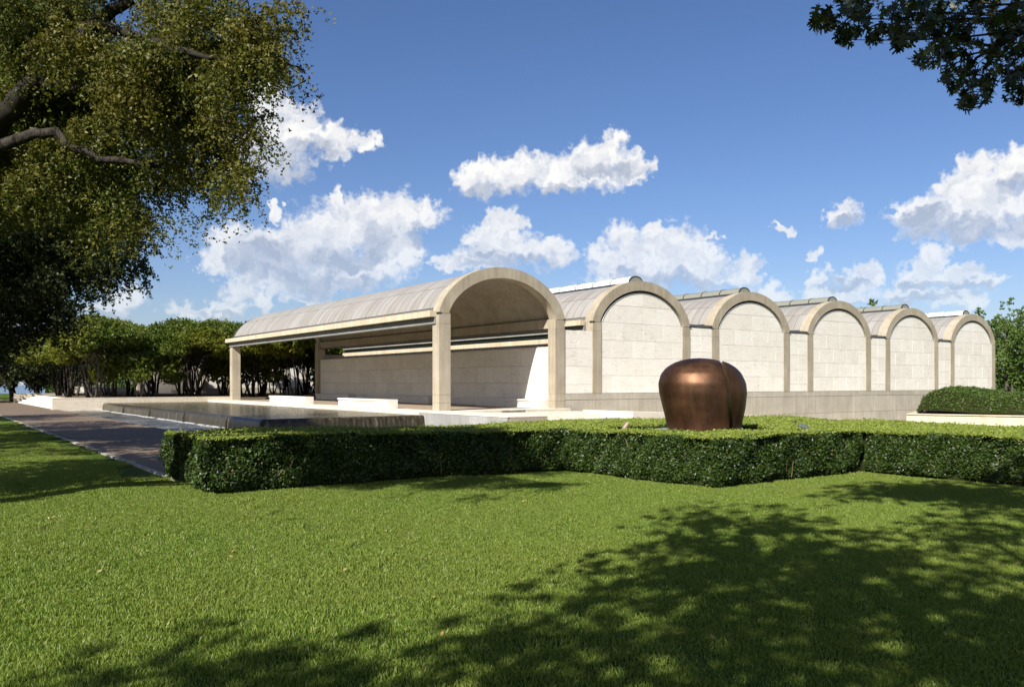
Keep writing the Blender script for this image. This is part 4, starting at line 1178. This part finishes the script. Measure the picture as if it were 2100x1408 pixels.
# --- second elm farther left, out of the picture: it shades path and lawn
def shade_tree(name, label, base, R0, z0, z1, n, lf, seed, skip=None):
    rg = np.random.default_rng(seed); base = np.array(base, float)
    e = thing(name, label, 'tree', base)
    cl = []
    for k in range(n):
        a = rg.uniform(0, 2*math.pi); h = rg.uniform(); rr = R0*math.sqrt(rg.uniform())*(1 - 0.5*h)
        p = base + [rr*math.cos(a), rr*math.sin(a), z0 + (z1-z0)*h + 0.6]
        if skip is not None and skip(p): continue
        cl.append((p, rg.uniform(0.8, 1.5)*np.array([1, 1, 0.75])))
    Lq = clump_leaves(cl, 75, rg, 0.45, 10, 0.4, 0.2)
    np_obj('foliage', leaf_quads(Lq, 0.15, rg, None, 0, 0.7), 4, lf, e)
    MB().tube(bent(base, base + [0.2, 0.1, z0 + 1.0], 6, 0.06, rg), [0.42, 0.36, 0.33, 0.30, 0.28, 0.26, 0.22], 12).obj('trunk', 'bark', e, True)
    for k in range(9):
        c = cl[rg.integers(len(cl))][0]
        MB().tube(bent(base + [0.2, 0.1, z0 + 0.6], c, 7, 0.25, rg), np.linspace(0.15, 0.03, 8), 7).obj('limb', 'bark', e, True)
    return e
def seen(p, m=0.9):
    d = p - CAM; f = d @ FW
    if f < 0.3: return False
    return abs(d @ RT)/f < 0.616 + m/f and (p[2] - CAM[2])/f < 0.46 + m/f
for k_, (y_, sd_, lab_) in enumerate(((-8.5, 31, 'elm left of the picture that shades the near end of the path'), (2.5, 33, 'elm left of the picture that shades the middle of the path'), (14.0, 34, 'elm left of the picture that shades the far end of the path'))):
    shade_tree('elm_tree', lab_, (-23.6, y_, -0.6), 5.2, 3.6, 9.5, 46, 'leaf_elm', sd_, lambda p: seen(p, 1.6))
shade_tree('elm_tree', 'elm behind the left edge of the lawn that casts the long streaks of shade', (-31.0, -22.5, -0.6), 4.5, 3.4, 8.5, 30, 'leaf_elm', 32, lambda p: seen(p, 1.6))

# --- lobed-leaf oak over the camera, its lowest branch in the upper right
def make_oak():
    rg = np.random.default_rng(41)
    base = np.array([-21.2, -36.0, -0.6])
    e = thing('oak_tree', 'dark oak with pointed lobed leaves reaching into the upper right corner', 'tree', base)
    shadow = [(1470,1052,.7),(1560,1062,.8),(1640,1085,.7),(1480,1115,.8),(1400,1140,.6),(1290,1185,.7),(1400,1200,.9),(1550,1180,.9),(1700,1160,.8),(1840,1110,.8),
      (1980,1075,.9),(2070,1040,.9),(2090,1120,1.0),(1960,1180,.9),(1800,1240,.8),(1600,1290,.7),(1420,1310,.6),(1250,1310,.6),(1120,1290,.5),(1010,1310,.5),
      (890,1335,.45),(760,1330,.5),(620,1360,.5),(480,1375,.5),(330,1380,.5),(120,1390,.5),(820,1370,.5),(700,1390,.5),(560,1395,.5),(1000,1370,.55),(1180,1350,.6),(1320,1360,.6),(240,1400,.5),(1560,1240,.7),(1720,1300,.7),(1900,1330,.8),(2080,1270,.9),(1720,1380,.7),(1450,1400,.6),(1150,1390,.5),(900,1400,.5),(2080,1390,.9),(700,1410,.5)]
    cl = []
    for (px, py, r) in shadow:
        G = on_ground(px, py, -0.6)
        for k in range(3 if px < 1000 else 2):
            h = rg.uniform(6.0, 9.6)
            p = G + -SUN*(h/-SUN[2]) + rg.normal(size=3)*0.15
            cl.append((p, np.array([r, r, r*0.8])*rg.uniform(0.8, 1.1)))
    for k in range(60):                                     # rest of the crown behind the viewer
        a = rg.uniform(0, 2*math.pi); rr = 6.8*math.sqrt(rg.uniform())
        p = base + [rr*math.cos(a), rr*math.sin(a), rg.uniform(4.8, 12.0)]
        G = p + SUN*((p[2] + 0.6)/-SUN[2])
        d = G - CAM; f = d @ FW; l = d @ RT
        if f > 4.2 and abs(l)/f < 0.66 and not (l/f > 0.1 and f < 11): continue    # would shade the sunny part of the lawn
        if seen(p, 1.6): continue
        cl.append((p, rg.uniform(0.8, 1.3)))
    for (px, py, f) in ((1690,40,7.7),(1740,60,7.8),(1810,50,8),(1880,50,8),(1940,60,8),(2010,60,8),(2080,60,8),(1930,120,7.8),(2010,140,8),(2080,150,8),(1990,200,7.9),(2090,200,8)):
        c = at(px, py, f)
        for h in (2.6, 3.6, 4.8):
            p = c + -SUN*(h/-SUN[2]) + rg.normal(size=3)*0.2
            if not seen(p, 0.6): cl.append((p, np.array([0.75, 0.75, 0.6])))
    Lq = clump_leaves(cl, 88, rg, 0.40, 9, 0.3, 0.15)
    np_obj('crown_foliage', leaf_quads(Lq, 0.15, rg, None, 0, 0.75), 4, 'leaf_oak', e)
    # the branch that hangs into view
    vis = [(1690,40,30,7.6),(1740,35,50,7.8),(1730,75,22,7.7),(1800,45,55,8.0),(1870,35,60,8.0),(1850,75,28,7.8),(1930,50,60,8.2),(2010,50,65,8.0),(2085,50,60,8.0),(1900,120,26,7.7),(1945,105,40,7.9),
           (2010,130,55,8.0),(2085,130,50,8.2),(1960,160,34,7.8),(2000,190,34,7.9),(2055,170,40,8.0),(2095,195,24,8.0),(1985,212,16,7.8),(2085,60,60,8.8),(1900,30,60,8.8),
           (2150,100,70,8.2),(2160,30,80,8.6),(2050,-40,80,8.4),(1900,-50,80,8.4),(1760,-30,60,8.2)]
    C2 = []; tips = []
    for (px, py, rp, f) in vis:
        c = at(px, py, f); r = rp/FPX*f; n = int(14 + 30*(rp/60)**2*1.5)
        d = unit(rg.normal(size=(n, 3))); C2.append(c + d*r*rg.uniform(0.2, 0.95, (n, 1))**0.5*np.array([1, 1, 0.8])); tips.append((c, r))
    C2 = np.concatenate(C2)
    # lobed oak leaf outline (petiole at origin, tip at y=1)
    half = [(0.02, 0.0), (0.03, 0.14), (0.20, 0.10), (0.10, 0.26), (0.36, 0.30), (0.44, 0.42), (0.13, 0.42), (0.12, 0.54), (0.40, 0.66), (0.38, 0.78), (0.13, 0.68), (0.22, 0.88), (0.05, 0.84)]
    out = half + [(0.0, 1.0)] + [(-x, y) for x, y in reversed(half)]
    O = np.array(out); n = len(C2)
    a = unit(rg.normal(size=(n, 3))*0.8 + np.array([0.1, 0.1, -0.75])); w = unit(rg.normal(size=(n, 3)))
    w = unit(w - a*(a*w).sum(1, keepdims=True)); b = np.cross(a, w)
    s = 0.125*rg.uniform(0.7, 1.25, (n, 1, 1))
    V = C2[:, None] + s*(b[:, None]*O[None, :, :1] + a[:, None]*(O[None, :, 1:] - 0.4) + w[:, None]*0.5*np.abs(O[None, :, :1])**1.3)
    np_obj('branch_foliage', V.reshape(-1, 3), len(out), 'leaf_oak', e)
    MB().tube([base, base + [0, 0, 0.4], base + [0.05, 0.05, 2.2], base + [0.1, 0.1, 4.6]], [0.55, 0.42, 0.36, 0.30], 14).obj('trunk', 'bark', e, True)
    main = [base + [0.1, 0.1, 4.2], base + [3.0, 2.0, 5.9], base + [6.0, 3.8, 6.3], at(2300, -60, 8.4), at(2150, 40, 8.3), at(2000, 120, 8.0)]
    Pm = []
    for k in range(len(main)-1):
        for q in np.linspace(0, 1, 5)[:-1]: Pm.append(main[k] + (main[k+1]-main[k])*q + rg.normal(size=3)*0.02)
    Pm.append(main[-1])
    MB().tube(Pm, np.linspace(0.16, 0.012, len(Pm)), 8).obj('limb', 'bark_dark', e, True)
    for c, r in tips:
        a0 = Pm[rg.integers(len(Pm)-9, len(Pm)-1)]
        MB().tube(bent(a0, c + rg.normal(size=3)*r*0.3, 5, 0.05, rg), np.linspace(0.014, 0.003, 6), 5).obj('twig', 'bark_dark', e)
    for k in range(12):
        c = cl[rg.integers(len(cl))][0]
        MB().tube(bent(base + [0.1, 0.1, 4.3], c, 8, 0.25, rg), np.linspace(0.14, 0.02, 9), 7).obj('limb', 'bark_dark', e, True)
make_oak()

# --- grove of small multi-stemmed trees beyond the pool
def grove_variant(seed, h, bark, lean):
    rg = np.random.default_rng(seed); parts = []
    stems = []; ns = rg.integers(3, 6)
    for k in range(ns):
        a = 2*math.pi*k/ns + rg.uniform(-.4, .4); r = rg.uniform(0.5, 1.1)
        top = np.array([math.cos(a)*r + lean, math.sin(a)*r, rg.uniform(2.4, 3.2)])
        b0 = np.array([math.cos(a)*0.16, math.sin(a)*0.16, 0])
        stems.append(bent(b0, top, 7, 0.10, rg))
    tk = MB()
    for s in stems:
        tk.tube(s, np.linspace(rg.uniform(0.07, 0.105), 0.045, 8), 7)
        for q in range(4):
            a = rg.uniform(0, 2*math.pi); e = s[-1] + [math.cos(a)*1.1, math.sin(a)*1.1, rg.uniform(0.4, 1.6)]
            tk.tube(bent(s[-1 - q % 2], e, 4, 0.08, rg), np.linspace(0.04, 0.012, 5), 5)
    cl = []
    for k in range(52):
        a = rg.uniform(0, 2*math.pi); q = math.sqrt(rg.uniform()); rr = 2.9*q
        z = h - 0.5 - 1.1*q*q - rg.uniform(0, 1.3) * (0.6 + 0.4*q)
        cl.append((np.array([rr*math.cos(a) + lean, rr*math.sin(a), z]), np.array([0.92, 0.92, 0.46])*rg.uniform(0.75, 1.15)))
    Lq = clump_leaves(cl, 560, rg, 0.28, 10, 0.0, 0.25); print('grove leaves', len(Lq))
    V = leaf_tris(Lq, 0.14, rg, np.array([[0, 0, 1.0]]), 0.7, 0.8)
    return tk.mesh('trunk', bark, None, True), np_mesh('crown', V, 3, 'leaf_grove')
variants = [grove_variant(51, 6.1, 'bark', 0.1), grove_variant(52, 6.4, 'bark_dark', -0.2), grove_variant(53, 5.7, 'bark_dark', 0.3), grove_variant(54, 6.2, 'bark', -0.1)]
small = grove_variant(55, 4.3, 'bark_pale', 0.0)
# rows seen past the pool wall; each label says where its trunk shows
spots = []; rnd = random.Random(77)
for r, Y in enumerate((34.4, 38.6, 43.0, 47.6, 52.2, 56.4)):
    for c, X in enumerate((-8.9, -5.0, -1.0, 3.0, 7.2, 11.6, 16.0)):
        spots.append((X + rnd.uniform(-0.7, 0.7) + 1.2*(r % 2), Y + rnd.uniform(-0.7, 0.7)))
rowname = ['row nearest the pool', 'second row', 'third row', 'fourth row', 'fifth row', 'back row']
rnd_s = random.Random(9)
colname = ['leftmost', 'second from left', 'third from left', 'fourth from left', 'fifth from left', 'second from right', 'rightmost']
for k, (X, Y) in enumerate(spots):
    r, c = divmod(k, 7)
    mt, mc = variants[rnd.randrange(4)]
    if k in (1, 5, 10): mt, mc = small
    sxy = rnd_s.uniform(0.86, 1.14)
    t_ = thing('grove_tree', 'multi stemmed grove tree, %s in the %s' % (colname[c], rowname[r]), 'tree', (X, Y, 0.13), rnd.uniform(0, 6.28), 'trees of the grove beyond the pool')
    s_ = rnd.uniform(0.92, 1.08); t_.scale = (s_*sxy, s_/sxy, s_*rnd.uniform(0.93, 1.07))
    for nm, me in (('trunk', mt), ('crown', mc)):
        o = bpy.data.objects.new(nm, me); COL.objects.link(o); o.parent = t_

# --- darker spreading oaks far left
def oak_variant(seed, h, rad, lf, bark):
    rg = np.random.default_rng(seed); tk = MB()
    tk.tube(bent((0, 0, -0.1), (0.2, 0, 1.4), 4, 0.05, rg), [0.5, 0.38, 0.34, 0.32, 0.30], 10)
    for k in range(7):
        a = 2*math.pi*k/7 + rg.uniform(-.3, .3); rr = rad*rg.uniform(0.5, 0.85)
        tk.tube(bent((0.2, 0, 1.2), (math.cos(a)*rr, math.sin(a)*rr, h*rg.uniform(0.45, 0.75)), 7, 0.25, rg, -0.3), np.linspace(0.24, 0.05, 8), 8)
    cl = []
    for k in range(46):
        a = rg.uniform(0, 2*math.pi); q = math.sqrt(rg.uniform())
        z = h - 1.0 - (h*0.42)*q*q - rg.uniform(0, h*0.25)
        cl.append((np.array([rad*q*math.cos(a), rad*q*math.sin(a), z]), np.array([1.25, 1.25, 0.75])*rg.uniform(0.7, 1.2)))
    Lq = clump_leaves(cl, 120, rg, 0.45, 10, 0.1, 0.3)
    V = leaf_quads(Lq, 0.19, rg, np.array([[0, 0, 1.0]]), 0.5, 0.7)
    return tk.mesh('trunk', bark, None, True), np_mesh('crown', V, 4, lf)
ov = [oak_variant(61, 7.6, 5.0, 'leaf_dark', 'bark_dark'), oak_variant(62, 8.6, 5.2, 'leaf_dark', 'bark_dark')]
def put(name, me2, label, p, rz, sc_, group):
    t_ = thing(name, label, 'tree', p, rz, group); t_.scale = (sc_, sc_, sc_)
    for nm, me in zip(('trunk', 'crown'), me2):
        o = bpy.data.objects.new(nm, me); COL.objects.link(o); o.parent = t_
for k, (px, f, s_, lab) in enumerate(((78, 92, 0.92, 'dark spreading oak with a low forked trunk left of the grove'), (28, 84, 0.95, 'dark oak at the far left with crossing trunks beside the white post'), (-40, 78, 1.0, 'dark oak at the left picture edge over the shaded path'),
        (125, 112, 0.85, 'dark oak standing farther back behind the entrance steps'), (-10, 110, 1.0, 'dark oak in front of the pale building at the far left'))):
    p = at(px, 800, f); put('oak_tree', ov[k % 2], lab, (p[0], p[1], -0.6), rnd.uniform(0, 6), s_, 'dark oaks at the far left')

# --- tall light green trees at the right behind the museum
def tall_variant(seed, h, rad):
    rg = np.random.default_rng(seed); tk = MB()
    tk.tube(bent((0, 0, 0), (0.1, 0, h*0.9), 8, 0.12, rg), np.linspace(0.24, 0.03, 9), 8)
    cl = []
    for k in range(34):
        s = rg.uniform(0.22, 1.0); a = rg.uniform(0, 2*math.pi); rr = rad*math.sin(math.pi*min(1, (s - 0.1)*0.98))**0.7*rg.uniform(0.4, 1.0)
        c = np.array([rr*math.cos(a), rr*math.sin(a), h*s]); cl.append((c, np.array([0.85, 0.85, 1.0])*rg.uniform(0.6, 1.1)*(1.15 - 0.55*s)))
        tk.tube(bent((0.08*s, 0, h*s*0.82), c, 4, 0.1, rg), np.linspace(0.07, 0.02, 5), 5)
    cl.append((np.array([0, 0, h]), np.array([0.35, 0.35, 0.9])))
    Lq = clump_leaves(cl, 270, rg, 0.45, 10, 0.1, 0.2)
    return tk.mesh('trunk', 'bark', None, True), np_mesh('crown', leaf_quads(Lq, 0.23, rg, np.array([[-.5, -.3, .8]]), 0.4, 0.75), 4, 'leaf_far')
tv = [tall_variant(71, 10.0, 3.4), tall_variant(72, 9.4, 3.0)]
for k, (px, f, h, lab) in enumerate(((2066, 92, 1.06, 'tall light green tree right of the last vault with its trunk showing'), (2125, 84, 1.04, 'tall light green tree cut by the right picture edge'), (2010, 112, 1.13, 'light green tree rising behind the roof of the last vault'),
        (1930, 120, 1.10, 'tree whose tip peeks over the skylight of the last vault'), (1790, 128, 1.40, 'tree whose top shows above the roof of the fourth gallery vault'), (2075, 125, 1.2, 'green tree standing farther back at the right picture edge'))):
    p = at(px, 800, f); put('broadleaf_tree', tv[k % 2], lab, (p[0], p[1], -0.6), rnd.uniform(0, 6), h, 'light green trees behind the museum')
# distant belt of low growth closing the horizon
def belt(name, label, pts, h, dens, size, lf):
    V = []
    for (a, b) in zip(pts[:-1], pts[1:]):
        a, b = np.array(a, float), np.array(b, float); Lq = np.linalg.norm(b - a); n = int(Lq*dens)
        s = rng.uniform(size=n); p = a + (b - a)*s[:, None]
        hh = h*(0.75 + 0.25*np.sin(s*Lq*0.35) + 0.15*np.sin(s*Lq*0.9 + 1))
        z = -0.8 + hh*np.sqrt(rng.uniform(size=n)); V.append(np.column_stack([p + rng.normal(0, 1.2, (n, 2)), z]))
    C_ = np.concatenate(V)
    o = np_obj(name, leaf_quads(C_, size, rng, np.array([[-.5, -.3, .6]]), 0.5, 0.75), 4, lf)
    tag(o, label, 'trees', kind='stuff')
belt('far_woodland', 'distant belt of green trees along the horizon', [tuple(at(-700, 0, 190)[:2]), tuple(at(60, 0, 175)[:2]), tuple(at(700, 0, 210)[:2]), tuple(at(1900, 0, 180)[:2]), tuple(at(2500, 0, 130)[:2])], 6.0, 130, 0.6, 'leaf_far')

# ------------------------------------------------------------------ far left: building, low house, post, shrub
c0 = at(-40, 800, 150)
fb = thing('far_building', 'pale two storey building with a blue base glimpsed behind the oaks at far left', 'building', (c0[0], c0[1], -0.6))
def fbox(name, a, b, f0, f1, z0, z1, m, parent):
    pts = [at(a, 0, f0), at(b, 0, f0), at(b, 0, f1), at(a, 0, f1)]
    return MB().prism_xy([(p[0], p[1]) for p in pts][::-1], z0, z1).obj(name, m, parent)
fbox('wall', -260, 92, 150, 165, 0.9, 7.5, 'far_wall', fb)
fbox('base', -260, 92, 149.8, 165, -0.6, 0.88, 'blue_grey_paint', fb)
fbox('roof', -270, 97, 149, 166, 7.52, 8.0, 'white_paint', fb)
for k in range(7):
    fbox('window', -230 + 46*k, -206 + 46*k, 149.9, 150.2, 3.0, 4.6, 'blue_grey_paint', fb)
c1 = at(150, 800, 140)
lh = thing('low_house', 'low house with a grey shingle roof behind the grove at the left', 'building', (c1[0], c1[1], -0.6))
fbox('wall', 128, 215, 140, 150, -0.6, 1.0, 'white_paint', lh)
pts = [at(124, 0, 139), at(219, 0, 139), at(219, 0, 151), at(124, 0, 151)]
m0, m1 = (pts[0] + pts[3])/2, (pts[1] + pts[2])/2
MB().add([(*p[:2], 1.02) for p in pts] + [(*m0[:2], 2.9), (*m1[:2], 2.9)], [(0, 1, 5, 4), (2, 3, 4, 5), (1, 2, 5), (3, 0, 4), (3, 2, 1, 0)]).obj('roof', 'shingle_roof', lh)
pp_ = at(21.5, 812, 86)
po = thing('white_post', 'slim white post standing among the dark oaks at far left', 'post', (pp_[0], pp_[1], -0.6))  # bare post without a lamp
MB().tube([(pp_[0], pp_[1], -0.6), (pp_[0], pp_[1], 2.4)], [0.06, 0.055], 10).obj('shaft', 'white_paint', po)
MB().lathe([(0.10, 0.0), (0.10, 0.05), (0.06, 0.08)], 12, (pp_[0], pp_[1], -0.6)).obj('base_plate', 'white_paint', po)
for px, f, r, m_, lab in ((118, 118, 1.7, 'leaf_far', 'bright sunlit green shrub under the far oaks'), (95, 112, 1.2, 'leaf_grove', 'dark green shrub beside the bright one under the far oaks')):
    p = at(px, 800, f)
    s_ = thing('shrub', lab, 'shrub', (p[0], p[1], -0.6))
    cl = [(p*[1, 1, 0] + [rng.uniform(-r, r)*0.6, rng.uniform(-r, r)*0.6, rng.uniform(0.0, r)], r*0.5) for k in range(9)]
    np_obj('foliage', leaf_quads(clump_leaves(cl, 120, rng, 0.3, 8, 0, 0.2), 0.17, rng, None, 0, 0.7), 4, m_, s_)
    MB().tube([(p[0], p[1], -0.6), (p[0], p[1], r*0.6)], [0.06, 0.03], 6).obj('stem', 'bark', s_)

# ------------------------------------------------------------------ dark figure among the grove trunks
def make_person():
    p = at(588, 811, 74.0); z0 = 0.13
    t_ = thing('person', 'person in dark clothes standing with legs apart between the grove trunks', 'person', (p[0], p[1], z0), -R(22))
    J = {'pel': (0, 0, 0.92), 'sp': (0, 0, 1.15), 'ch': (0, 0, 1.36), 'nk': (0, 0, 1.48), 'hd': (0, -0.01, 1.60), 'ht': (0, -0.01, 1.70),
         'hl': (-0.10, 0, 0.88), 'kl': (-0.13, -0.02, 0.50), 'al': (-0.16, 0.02, 0.08), 'fl': (-0.17, -0.14, 0.03),
         'hr': (0.10, 0, 0.88), 'kr': (0.14, -0.05, 0.50), 'ar': (0.18, 0.0, 0.08), 'fr': (0.20, -0.16, 0.03),
         'sl': (-0.19, 0, 1.38), 'el': (-0.25, 0.03, 1.12), 'wl': (-0.23, -0.06, 0.90), 'dl': (-0.22, -0.09, 0.80),
         'sr': (0.19, 0, 1.38), 'er': (0.26, 0.03, 1.12), 'wr': (0.24, -0.06, 0.90), 'dr': (0.23, -0.09, 0.80)}
    E_ = [('pel','sp'),('sp','ch'),('ch','nk'),('nk','hd'),('hd','ht'),('pel','hl'),('hl','kl'),('kl','al'),('al','fl'),('pel','hr'),('hr','kr'),('kr','ar'),('ar','fr'),('ch','sl'),('sl','el'),('el','wl'),('wl','dl'),('ch','sr'),('sr','er'),('er','wr'),('wr','dr')]
    RD = dict(pel=.15, sp=.15, ch=.17, nk=.065, hd=.10, ht=.07, hl=.11, kl=.075, al=.05, fl=.045, sl=.085, el=.055, wl=.04, dl=.035)
    for k in list(RD):
        if len(k) == 2 and k.endswith('l'): RD[k[0] + 'r'] = RD[k]
    keys = list(J); me = bpy.data.meshes.new('body')
    me.from_pydata([J[k] for k in keys], [(keys.index(a), keys.index(b)) for a, b in E_], [])
    o = bpy.data.objects.new('body', me); COL.objects.link(o); o.parent = t_
    me.materials.append(MATS['dark_cloth'])
    o.modifiers.new('skin', 'SKIN'); sd = o.modifiers.new('sub', 'SUBSURF'); sd.levels = 1; sd.render_levels = 1
    for k, sv in zip(keys, me.skin_vertices[0].data):
        sv.radius = (RD[k], RD[k]*0.8); sv.use_root = (k == 'pel')
make_person()
print('roof sheets', NSHEET[0])
